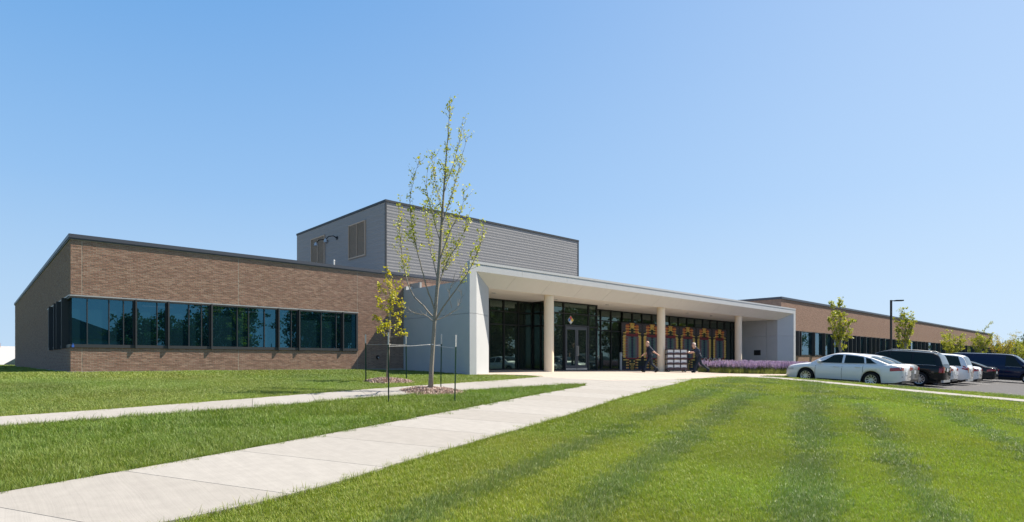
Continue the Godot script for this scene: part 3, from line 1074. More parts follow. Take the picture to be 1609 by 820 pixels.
func cabin(s: Dictionary, x: float) -> Array:
	# [half width at belt, belt height, half width at roof edge, roof height]
	var wb: float = cat(s.plan, x) * 0.925
	var yt: float = cat(s.belt, x) - 0.012
	var yr: float = maxf(cat(s.roof, x), yt + 0.004)
	var wr: float = wb - (yr - yt) * s.tumble
	return [wb, yt, wr, yr]

func cabin_side(s: Dictionary, x: float, y: float) -> float:
	var c := cabin(s, x)
	return lerpf(c[0], c[2], clampf((y - c[1]) / maxf(0.01, c[3] - 0.05 - c[1]), 0, 1))

func make_car(s: Dictionary, label: String, at: Vector3, turn: float, tilt := 0.0) -> Node3D:
	var car := thing(s.called, label, s.category, at, turn, "cars parked in front of the long wing")
	car.rotation.z = tilt
	var L2: float = s.length * 0.5
	var xs := []
	var x := -L2
	while x < L2:
		xs.append(x)
		x += 0.055
	xs.append(L2)
	var paint: Material = s.paint
	var st := ST(true)
	var prev := []
	for xi in xs.size():
		var sec := body_section(s, xs[xi])
		var ring := []
		for p in sec:
			ring.append(Vector3(xs[xi], p.y, p.x))
		for i in range(sec.size() - 2, -1, -1):
			ring.append(Vector3(xs[xi], sec[i].y, -sec[i].x))
		if xi > 0:
			for i in ring.size() - 1:
				quad(st, prev[i], prev[i + 1], ring[i + 1], ring[i])
		if xi == 0 or xi == xs.size() - 1:
			for i in ring.size() / 2:
				var j := ring.size() - 1 - i
				if j - 1 > i + 1 or j > i + 1:
					if xi == 0:
						quad(st, ring[i], ring[j], ring[j - 1], ring[i + 1])
					else:
						quad(st, ring[i], ring[i + 1], ring[j - 1], ring[j])
		prev = ring
	part(car, "body", done(st), paint)
	# underside and wheel wells
	var us := ST()
	box(us, Vector3(-L2 + 0.2, 0.2, -s.width * 0.5 + 0.24), Vector3(L2 - 0.2, 0.62, s.width * 0.5 - 0.24))
	box(us, Vector3(s.rear_axle + 0.42, 0.17, -s.width * 0.5 + 0.1), Vector3(s.front_axle - 0.42, 0.3, s.width * 0.5 - 0.1))
	part(car, "underbody", done(us), M.black)
	# cabin shell: pillars and roof
	var cs := ST(true)
	prev = []
	var x0: float = s.roof[0][0]
	var x1: float = s.roof[s.roof.size() - 1][0]
	var nx := 44
	for k in nx + 1:
		var cx := lerpf(x0, x1, float(k) / nx)
		var c := cabin(s, cx)
		var dy: float = minf(0.05, (c[3] - c[1]) * 0.8)
		var ring := [Vector3(cx, c[1] - 0.03, c[0])]
		ring.append(Vector3(cx, c[3] - dy, c[2]))
		for q in [0.93, 0.75, 0.4, 0.0, -0.4, -0.75, -0.93]:
			ring.append(Vector3(cx, c[3] - dy * pow(absf(q), 3.0) * 0.72 + 0.012 * (1.0 - q * q), c[2] * q))
		ring.append(Vector3(cx, c[3] - dy, -c[2]))
		ring.append(Vector3(cx, c[1] - 0.03, -c[0]))
		if k > 0:
			for i in ring.size() - 1:
				quad(cs, prev[i], prev[i + 1], ring[i + 1], ring[i])
		prev = ring
	part(car, "cabin", done(cs), paint)
	# side windows
	for sd in [1.0, -1.0]:
		for wdw in s.windows:
			var ws := ST(true)
			var rows := []
			for i in 13:
				var t := i / 12.0
				var row := []
				for j in 5:
					var q := j / 4.0
					# slanted ends: wdw = [x0 low, x1 low, x0 high, x1 high]
					var xx := lerpf(lerpf(wdw[0], wdw[2], q), lerpf(wdw[1], wdw[3], q), t)
					var c := cabin(s, xx)
					var y := lerpf(c[1] + 0.045, maxf(c[3] - 0.085, c[1] + 0.05), q)
					row.append(Vector3(xx, y, sd * (cabin_side(s, xx, y) + 0.007)))
				rows.append(row)
			for i in 12:
				for j in 4:
					if sd > 0:
						quad(ws, rows[i][j], rows[i][j + 1], rows[i + 1][j + 1], rows[i + 1][j])
					else:
						quad(ws, rows[i][j], rows[i + 1][j], rows[i + 1][j + 1], rows[i][j + 1])
			part(car, "side_window", done(ws), M.car_glass_dark)
		# door seams and handles
		for dx in s.seams:
			var ds := ST()
			var pts := []
			for j in 9:
				var y := lerpf(body_section(s, dx)[0].y + 0.05, cat(s.belt, dx) - 0.03, j / 8.0)
				pts.append(Vector3(dx + 0.02 * sin(j * 0.4), y, sd * (side_z(s, dx, y) + 0.001)))
			for j in 8:
				bar(ds, pts[j], pts[j + 1], 0.013, 0.004, Vector3(0, 0, 1))
			part(car, "door_seam", done(ds), M.black)
		for hx in s.handles:
			var hs := ST(true)
			var hy: float = cat(s.belt, hx) - 0.14
			var hz: float = sd * (side_z(s, hx, hy) + 0.012)
			tube(hs, [Vector3(hx - 0.11, hy, hz - sd * 0.012), Vector3(hx - 0.09, hy + 0.004, hz + sd * 0.012), Vector3(hx + 0.08, hy + 0.006, hz + sd * 0.012), Vector3(hx + 0.1, hy, hz - sd * 0.012)], [0.014, 0.018, 0.018, 0.014], 8)
			part(car, "door_handle", done(hs), paint)
		# bright strip under the side windows and dark strip along the sill
		var bt := ST(true)
		var bp := []
		var br := []
		var w_first: float = s.windows[s.windows.size() - 1][0]
		var w_last: float = s.windows[0][1]
		for j in 16:
			var xx := lerpf(w_first, w_last, j / 15.0)
			var cc := cabin(s, xx)
			bp.append(Vector3(xx, cc[1] + 0.034, sd * (cabin_side(s, xx, cc[1] + 0.034) + 0.006)))
			br.append(0.009)
		tube(bt, bp, br, 6)
		part(car, "window_trim", done(bt), M.rim)
		var sk := ST()
		for j in 14:
			var xa: float = lerpf(s.rear_axle + 0.46, s.front_axle - 0.46, j / 14.0)
			var xb: float = lerpf(s.rear_axle + 0.46, s.front_axle - 0.46, (j + 1) / 14.0)
			var ya: float = lerp_pts(s.sill, xa)
			var za: float = sd * (side_z(s, xa, ya + 0.01) + 0.004)
			quad(sk, Vector3(xa, ya - 0.02, za), Vector3(xa, ya + 0.055, za + sd * 0.012), Vector3(xb, ya + 0.055, za + sd * 0.012), Vector3(xb, ya - 0.02, za))
		part(car, "sill_strip", done(sk), M.black)
		# mirror
		var mx: float = s.mirror
		var my: float = cat(s.belt, mx) + 0.06
		var mz: float = sd * (cat(s.plan, mx) * 0.93)
		var ms := ST(true)
		tube(ms, [Vector3(mx - 0.02, my - 0.03, mz), Vector3(mx - 0.02, my, mz + sd * 0.05), Vector3(mx - 0.03, my + 0.02, mz + sd * 0.09), Vector3(mx - 0.03, my + 0.02, mz + sd * 0.2), Vector3(mx - 0.02, my + 0.01, mz + sd * 0.23)], [0.02, 0.025, 0.075, 0.08, 0.03], 10)
		part(car, "mirror", done(ms), paint)
		# wheels
		for ax in [s.front_axle, s.rear_axle]:
			var wh := empty_part(car, "wheel", Vector3(ax, s.wheel, sd * (s.width * 0.5 - 0.135)))
			wh.rotation.y = 0.0 if sd > 0 else PI
			wh.scale = Vector3.ONE * (s.wheel / 0.335)
			part(wh, "tyre", M.tyre_mesh, M.tyre)
			part(wh, "rim", M.rim_mesh, s.get("rim", M.rim))
			part(wh, "brake", M.brake_mesh, M.black)
		# lamps on the corners
		for lamp in s.lamps:
			# [name, x0, x1, y0, y1, material]: a patch wrapped over the side
			var ls := ST(true)
			var rws := []
			for i in 7:
				var row := []
				for j in 4:
					var xx := lerpf(lamp[1], lamp[2], i / 6.0)
					var y: float = lerpf(lamp[3], lamp[4], j / 3.0) + (xx - lamp[1]) * (lamp[6] if lamp.size() > 6 else 0.0)
					var zz := side_z(s, xx, y) + 0.008
					row.append(Vector3(xx, y, sd * zz))
				rws.append(row)
			for i in 6:
				for j in 3:
					if sd > 0:
						quad(ls, rws[i][j], rws[i][j + 1], rws[i + 1][j + 1], rws[i + 1][j])
					else:
						quad(ls, rws[i][j], rws[i + 1][j], rws[i + 1][j + 1], rws[i][j + 1])
			part(car, lamp[0], done(ls), lamp[5])
		# the lamp's part on the tail or nose
		for e in s.ends:
			# [name, end sign, z0, z1, y0, y1, material]
			var es := ST()
			var ex: float = e[1] * (L2 + 0.006)
			var za: float = sd * e[2]
			var zb: float = sd * e[3]
			box(es, Vector3(minf(ex, ex - e[1] * 0.05), e[4], minf(za, zb)), Vector3(maxf(ex, ex - e[1] * 0.05), e[5], maxf(za, zb)))
			part(car, e[0], done(es), e[6])
	# front and rear glass, following the cabin
	for g in s.glass:
		var gs := ST(true)
		var rows := []
		for i in 9:
			var cx := lerpf(g[1], g[2], i / 8.0)
			var c := cabin(s, cx)
			var dy: float = minf(0.05, (c[3] - c[1]) * 0.8)
			var row := []
			for j in 9:
				var q := lerpf(-0.9, 0.9, j / 8.0)
				row.append(Vector3(cx, c[3] - dy * pow(absf(q), 3.0) * 0.72 + 0.012 * (1.0 - q * q) + 0.008, c[2] * q))
			rows.append(row)
		for i in 8:
			for j in 8:
				quad(gs, rows[i][j], rows[i + 1][j], rows[i + 1][j + 1], rows[i][j + 1])
		part(car, g[0], done(gs), M.car_glass_dark if g.size() < 4 else g[3])
	# plate and lower bumper band
	var ps := ST()
	box(ps, Vector3(-L2 - 0.014, s.plate_y, -0.155), Vector3(-L2 + 0.02, s.plate_y + 0.15, 0.155))
	part(car, "number_plate", done(ps), M.plate)
	for q in [-1.0, 1.0]:
		var bs := ST()
		var zz: float = cat(s.plan, q * L2) * 0.9
		box(bs, Vector3(minf(q * (L2 + 0.008), q * (L2 - 0.1)), 0.24, -zz), Vector3(maxf(q * (L2 + 0.008), q * (L2 - 0.1)), 0.36, zz))
		part(car, "lower_bumper", done(bs), s.get("bumper", M.black))
	if s.has("rack"):
		for sd in [1.0, -1.0]:
			var rs := ST(true)
			var pts := []
			var rad := []
			for k in 12:
				var cx := lerpf(s.rack[0], s.rack[1], k / 11.0)
				var c := cabin(s, cx)
				pts.append(Vector3(cx, c[3] + (0.05 if k > 0 and k < 11 else 0.0), sd * (c[2] - 0.07)))
				rad.append(0.02)
			tube(rs, pts, rad, 8)
			part(car, "roof_rail", done(rs), M.galvanised)
	return car

func wheel_meshes() -> void:
	# wheel axis along z, outer face at +z
	var st := ST(true)
	var prof := [Vector2(0.225, -0.1), Vector2(0.30, -0.105), Vector2(0.33, -0.08), Vector2(0.335, -0.04), Vector2(0.335, 0.04), Vector2(0.33, 0.08), Vector2(0.30, 0.108), Vector2(0.235, 0.104), Vector2(0.228, 0.085)]
	var n := 36
	for i in prof.size() - 1:
		for k in n:
			var a := TAU * k / n
			var b := TAU * (k + 1) / n
			var p: Vector2 = prof[i]
			var q: Vector2 = prof[i + 1]
			quad(st, Vector3(cos(a) * p.x, sin(a) * p.x, p.y), Vector3(cos(a) * q.x, sin(a) * q.x, q.y), Vector3(cos(b) * q.x, sin(b) * q.x, q.y), Vector3(cos(b) * p.x, sin(b) * p.x, p.y))
	M.tyre_mesh = done(st)
	var rs := ST()
	# rim lip
	for k in n:
		var a := TAU * k / n
		var b := TAU * (k + 1) / n
		for pq in [[Vector2(0.232, 0.09), Vector2(0.225, 0.1)], [Vector2(0.225, 0.1), Vector2(0.205, 0.09)], [Vector2(0.205, 0.09), Vector2(0.2, 0.0)]]:
			var p: Vector2 = pq[0]
			var q: Vector2 = pq[1]
			quad(rs, Vector3(cos(a) * p.x, sin(a) * p.x, p.y), Vector3(cos(a) * q.x, sin(a) * q.x, q.y), Vector3(cos(b) * q.x, sin(b) * q.x, q.y), Vector3(cos(b) * p.x, sin(b) * p.x, p.y))
	for k in 10:
		var a := TAU * (k + 0.5) / 10.0
		var dir := Vector3(cos(a), sin(a), 0)
		var sd := Vector3(-sin(a), cos(a), 0)
		var w0 := 0.02
		var w1 := 0.016
		box8(rs, [dir * 0.03 - sd * w0 + Vector3(0, 0, 0.03), dir * 0.03 + sd * w0 + Vector3(0, 0, 0.03), dir * 0.03 + sd * w0 + Vector3(0, 0, 0.07), dir * 0.03 - sd * w0 + Vector3(0, 0, 0.07), dir * 0.215 - sd * w1 + Vector3(0, 0, 0.05), dir * 0.215 + sd * w1 + Vector3(0, 0, 0.05), dir * 0.215 + sd * w1 + Vector3(0, 0, 0.095), dir * 0.215 - sd * w1 + Vector3(0, 0, 0.095)])
	tube(rs, [Vector3(0, 0, 0.02), Vector3(0, 0, 0.076), Vector3(0, 0, 0.08)], [0.06, 0.055, 0.03], 16)
	M.rim_mesh = done(rs)
	var bs := ST()
	tube(bs, [Vector3(0, 0, -0.09), Vector3(0, 0, 0.015)], [0.22, 0.17], 24)
	M.brake_mesh = done(bs)

func paint_mat(r: float, g: float, b: float, metal := 0.0) -> StandardMaterial3D:
	var m := mat(lin(r, g, b), 0.45, metal, 0.5 if r > 0.1 else 0.12)
	m.clearcoat_enabled = true
	m.clearcoat = 1.0 if r > 0.1 else 0.55
	m.clearcoat_roughness = 0.03
	return m

func sedan_spec(paint: Material, black_trim := false) -> Dictionary:
	return {
		"called": "sedan_car", "category": "car", "paint": paint, "length": 4.86, "width": 1.85, "wheel": 0.335, "front_axle": 1.42, "rear_axle": -1.32,
		"plan": [[-2.43, 0.74], [-2.34, 0.82], [-2.1, 0.885], [-1.4, 0.92], [0.0, 0.925], [1.4, 0.915], [1.9, 0.87], [2.25, 0.76], [2.43, 0.58]],
		"belt": [[-2.43, 0.88], [-2.36, 0.985], [-2.1, 1.03], [-1.5, 1.025], [-0.5, 0.985], [0.6, 0.955], [1.0, 0.945], [1.6, 0.89], [2.1, 0.79], [2.34, 0.70], [2.43, 0.60]],
		"sill": [[-2.43, 0.34], [-2.2, 0.26], [-1.7, 0.22], [1.8, 0.2], [2.2, 0.2], [2.43, 0.24]], "crown": 0.035, "tumble": 0.42,
		"roof": [[-2.08, 1.03], [-1.8, 1.13], [-1.45, 1.26], [-1.05, 1.375], [-0.6, 1.44], [-0.1, 1.465], [0.25, 1.44], [0.6, 1.335], [0.95, 1.17], [1.22, 1.0], [1.32, 0.93]],
		"windows": [[-0.10, 0.93, -0.10, 0.30], [-1.02, -0.20, -0.95, -0.20], [-1.5, -1.1, -1.22, -1.03]],
		"seams": [-1.0, -0.15, 0.98], "handles": [-0.78, 0.1], "mirror": 0.85,
		"lamps": [["tail_lamp", -2.42, -2.02, 0.80, 0.945, M.tail_red, -0.12], ["head_lamp", 2.0, 2.4, 0.60, 0.68, M.lamp_clear, -0.14]],
		"ends": [["tail_lamp", -1.0, 0.46, 0.72, 0.80, 0.92, M.tail_red], ["head_lamp", 1.0, 0.36, 0.52, 0.5, 0.58, M.lamp_clear], ["reflector", -1.0, 0.52, 0.7, 0.52, 0.55, M.black]],
		"glass": [["windscreen", 0.36, 1.16], ["rear_window", -1.98, -1.16]], "plate_y": 0.62,
	}

func suv_spec(paint: Material) -> Dictionary:
	return {
		"called": "family_van", "category": "car", "paint": paint, "length": 4.75, "width": 1.92, "wheel": 0.36, "front_axle": 1.42, "rear_axle": -1.4,
		"plan": [[-2.375, 0.80], [-2.3, 0.86], [-2.0, 0.93], [-1.2, 0.96], [1.2, 0.95], [1.8, 0.9], [2.2, 0.8], [2.375, 0.66]],
		"belt": [[-2.375, 0.98], [-2.3, 1.04], [-1.5, 1.06], [0.0, 1.04], [0.9, 1.03], [1.6, 1.0], [2.1, 0.92], [2.3, 0.82], [2.375, 0.7]],
		"sill": [[-2.375, 0.38], [-2.1, 0.3], [1.9, 0.27], [2.375, 0.32]], "crown": 0.03, "tumble": 0.28,
		"roof": [[-2.33, 1.06], [-2.25, 1.28], [-2.13, 1.55], [-1.95, 1.68], [-1.3, 1.74], [-0.4, 1.76], [0.3, 1.73], [0.65, 1.6], [1.0, 1.36], [1.4, 1.06]],
		"windows": [[0.06, 1.02, 0.06, 0.46], [-0.98, -0.04, -0.98, -0.04], [-2.06, -1.08, -1.86, -1.08]],
		"seams": [-1.05, 0.0, 1.05], "handles": [-0.85, 0.2], "mirror": 0.95,
		"lamps": [["tail_lamp", -2.37, -2.2, 0.72, 1.02, M.tail_red], ["head_lamp", 1.95, 2.34, 0.72, 0.84, M.lamp_clear, -0.1]],
		"ends": [["tail_lamp", -1.0, 0.62, 0.79, 0.72, 1.02, M.tail_red], ["reversing_lamp", -1.0, 0.45, 0.6, 0.84, 0.96, M.lamp_clear], ["head_lamp", 1.0, 0.4, 0.62, 0.6, 0.7, M.lamp_clear]],
		"glass": [["windscreen", 0.5, 1.32], ["rear_window", -2.3, -2.08, M.pale_glass]], "plate_y": 0.78, "rack": [-1.9, 0.1], "bumper": M.galvanised,
	}

func van_spec(paint: Material) -> Dictionary:
	return {
		"called": "cargo_van", "category": "van", "paint": paint, "length": 5.7, "width": 2.0, "wheel": 0.365, "front_axle": 1.85, "rear_axle": -1.6,
		"plan": [[-2.85, 0.93], [-2.75, 0.97], [-2.0, 1.0], [1.5, 1.0], [2.3, 0.95], [2.7, 0.86], [2.85, 0.76]],
		"belt": [[-2.85, 1.1], [-2.8, 1.15], [0.8, 1.15], [1.5, 1.14], [2.2, 1.1], [2.65, 1.02], [2.8, 0.9], [2.85, 0.8]],
		"sill": [[-2.85, 0.45], [-2.6, 0.36], [2.3, 0.34], [2.85, 0.38]], "crown": 0.03, "tumble": 0.16,
		"roof": [[-2.83, 1.15], [-2.8, 1.5], [-2.74, 1.95], [-2.6, 2.04], [-1.0, 2.08], [0.6, 2.07], [1.0, 2.0], [1.35, 1.72], [1.75, 1.36], [2.05, 1.12]],
		"windows": [[0.55, 1.62, 0.55, 1.0]],
		"seams": [-0.9, 0.48, 1.72], "handles": [0.7], "mirror": 1.6,
		"lamps": [["tail_lamp", -2.84, -2.76, 0.8, 1.05, M.tail_red], ["head_lamp", 2.45, 2.8, 0.72, 0.9, M.lamp_clear]],
		"ends": [["tail_lamp", -1.0, 0.8, 0.92, 0.8, 1.06, M.tail_red], ["head_lamp", 1.0, 0.5, 0.74, 0.66, 0.82, M.lamp_clear]],
		"glass": [["windscreen", 1.06, 1.98]], "plate_y": 0.7, "bumper": M.black,
	}

func cars() -> void:
	wheel_meshes()
	M.car_glass_dark = mat(lin(0.012, 0.02, 0.019), 0.02, 0.0, 0.28)
	M.pale_glass = mat(lin(0.05, 0.06, 0.07), 0.02, 0.0, 1.0)
	var white := paint_mat(0.66, 0.66, 0.66)
	var tilt := 0.055
	var nose_in := PI / 2   # +x turned to -z, towards the building
	var s := sedan_spec(white)
	var place := func(u: float, v: float) -> Vector3: return P3(u, v, lot_h(u, v))
	make_car(s, "white sedan at the end of the row beside the grass strip", place.call(29.9, 9.6), nose_in, tilt)
	var s2 := sedan_spec(paint_mat(0.30, 0.30, 0.30, 0.5))
	make_car(s2, "silver grey sedan between the white sedan and the black family van", place.call(33.0, 10.0), nose_in, tilt)
	var s3 := suv_spec(paint_mat(0.008, 0.010, 0.010))
	make_car(s3, "black family van with red tail lamps and silver roof rails", place.call(36.2, 9.3), nose_in, tilt)
	var s4 := sedan_spec(paint_mat(0.6, 0.6, 0.6))
	make_car(s4, "white car mostly hidden beyond the black family van", place.call(39.3, 9.6), nose_in, tilt)
	var s5 := suv_spec(white)
	s5.called = "hatchback_car"
	s5.length = 4.75
	s5.erase("rack")
	s5.lamps[0] = ["tail_lamp", -2.36, -2.1, 0.85, 1.04, M.tail_red, 0.3]
	make_car(s5, "white tall hatchback with high red tail lamps", place.call(42.0, 9.3), nose_in, tilt)
	var s6 := sedan_spec(white)
	make_car(s6, "white sedan parked beside the dark sedan", place.call(45.6, 9.5), nose_in, tilt)
	var s7 := sedan_spec(paint_mat(0.012, 0.016, 0.02))
	make_car(s7, "dark sedan parked beside the navy van", place.call(52.2, 9.6), nose_in, tilt)
	var s8 := van_spec(paint_mat(0.008, 0.016, 0.045))
	make_car(s8, "navy blue cargo van standing with its nose away from the building", place.call(57.0, 7.8), -PI / 2, -tilt)

# ---------------------------------------------------------------- people
# a body as one skin: tapered capsules joined with a smooth minimum and meshed as surface nets
func figure(st: SurfaceTool, bones: Array, cell: float, k: float) -> void:
	var lo := Vector3(1e9, 1e9, 1e9)
	var hi := -lo
	for b in bones:
		var r := maxf(b[1], b[3]) + cell * 2 + k
		for p in [b[0], b[2]]:
			lo = lo.min(p - Vector3.ONE * r)
			hi = hi.max(p + Vector3.ONE * r)
	var nx := int((hi.x - lo.x) / cell) + 2
	var ny := int((hi.y - lo.y) / cell) + 2
	var nz := int((hi.z - lo.z) / cell) + 2
	var f := PackedFloat32Array()
	f.resize(nx * ny * nz)
	f.fill(1.0)
	var near := PackedFloat32Array()
	near.resize(nx * ny * nz)
	near.fill(1.0)
	var who := PackedInt32Array()
	who.resize(nx * ny * nz)
	for bi in bones.size():
		var b: Array = bones[bi]
		var a: Vector3 = b[0]
		var c: Vector3 = b[2]
		var ra: float = b[1]
		var rb: float = b[3]
		var m := maxf(ra, rb) + cell * 2.5 + k
		var l := (a.min(c) - Vector3.ONE * m - lo) / cell
		var h := (a.max(c) + Vector3.ONE * m - lo) / cell
		var ba := c - a
		var bb := maxf(ba.length_squared(), 1e-9)
		for ix in range(maxi(0, int(l.x)), mini(nx, int(h.x) + 1)):
			for iy in range(maxi(0, int(l.y)), mini(ny, int(h.y) + 1)):
				for iz in range(maxi(0, int(l.z)), mini(nz, int(h.z) + 1)):
					var p := lo + Vector3(ix, iy, iz) * cell
					var t := clampf((p - a).dot(ba) / bb, 0.0, 1.0)
					var d := (p - a - ba * t).length() - lerpf(ra, rb, t)
					var i := (ix * ny + iy) * nz + iz
					if d < near[i]:
						near[i] = d
						who[i] = bi
					var g := f[i]
					var hh := maxf(k - absf(g - d), 0.0) / k
					f[i] = minf(g, d) - hh * hh * k * 0.25
	var vert := {}
	var offs := [0, 1, nz, nz + 1, ny * nz, ny * nz + 1, ny * nz + nz, ny * nz + nz + 1]
	var dv := [Vector3(0, 0, 0), Vector3(0, 0, 1), Vector3(0, 1, 0), Vector3(0, 1, 1), Vector3(1, 0, 0), Vector3(1, 0, 1), Vector3(1, 1, 0), Vector3(1, 1, 1)]
	var edges := [[0, 1], [2, 3], [4, 5], [6, 7], [0, 2], [1, 3], [4, 6], [5, 7], [0, 4], [1, 5], [2, 6], [3, 7]]
	for ix in nx - 1:
		for iy in ny - 1:
			for iz in nz - 1:
				var i := (ix * ny + iy) * nz + iz
				var inside := 0
				for q in 8:
					if f[i + offs[q]] < 0.0:
						inside += 1
				if inside == 0 or inside == 8:
					continue
				var sum := Vector3.ZERO
				var cnt := 0
				for e in edges:
					var fa: float = f[i + offs[e[0]]]
					var fb: float = f[i + offs[e[1]]]
					if (fa < 0.0) != (fb < 0.0):
						sum += (dv[e[0]] as Vector3).lerp(dv[e[1]], fa / (fa - fb))
						cnt += 1
				var best := 0
				for q in 8:
					if near[i + offs[q]] < near[i + offs[best]]:
						best = q
				vert[i] = [lo + (Vector3(ix, iy, iz) + sum / cnt) * cell, bones[who[i + offs[best]]][4]]
	for i in vert:
		var iz: int = i % nz
		var iy: int = (i / nz) % ny
		var ix: int = i / (nz * ny)
		for ax in 3:
			var o: int = [ny * nz, nz, 1][ax]
			var s1: int = [nz, 1, ny * nz][ax]
			var s2: int = [1, ny * nz, nz][ax]
			if f.size() <= i + o:
				continue
			var a := f[i]
			var b := f[i + o]
			if (a < 0.0) == (b < 0.0):
				continue
			if not (vert.has(i - s1) and vert.has(i - s2) and vert.has(i - s1 - s2)):
				continue
			var q := [vert[i], vert[i - s1], vert[i - s1 - s2], vert[i - s2]]
			var order := [0, 1, 2, 0, 2, 3] if a < 0.0 else [0, 2, 1, 0, 3, 2]
			for n in order:
				st.set_color(q[n][1])
				st.add_vertex(q[n][0])

func hand_bones(w: Vector3, dir: Vector3, palm_n: Vector3, curl: float, c: Color, thumb_side: float) -> Array:
	var d := dir.normalized()
	var n := (palm_n - d * palm_n.dot(d)).normalized()
	var s := d.cross(n) * thumb_side
	var out := []
	out.append([w, 0.025, w + d * 0.05, 0.028, c])
	out.append([w + d * 0.03 + s * 0.02, 0.02, w + d * 0.09 + s * 0.03, 0.014, c])
	out.append([w + d * 0.03 - s * 0.02, 0.02, w + d * 0.085 - s * 0.03, 0.013, c])
	for i in 4:
		var off := s * (0.032 - i * 0.0215)
		var ln: float = [0.072, 0.08, 0.074, 0.058][i]
		var p := w + d * (0.09 - 0.004 * absf(i - 1)) + off
		var d1 := (d * cos(curl * 0.5) + n * sin(curl * 0.5))
		var d2 := (d * cos(curl * 1.3) + n * sin(curl * 1.3))
		out.append([p, 0.0095, p + d1 * ln * 0.5, 0.009, c])
		out.append([p + d1 * ln * 0.5, 0.009, p + d1 * ln * 0.5 + d2 * ln * 0.5, 0.0078, c])
	var tb := w + d * 0.03 + s * 0.028
	var td := (d * 0.6 + s * 0.62 + n * 0.35).normalized()
	out.append([tb, 0.013, tb + td * 0.04, 0.011, c])
	out.append([tb + td * 0.04, 0.011, tb + td * 0.04 + (td + d).normalized() * 0.03, 0.009, c])
	return out

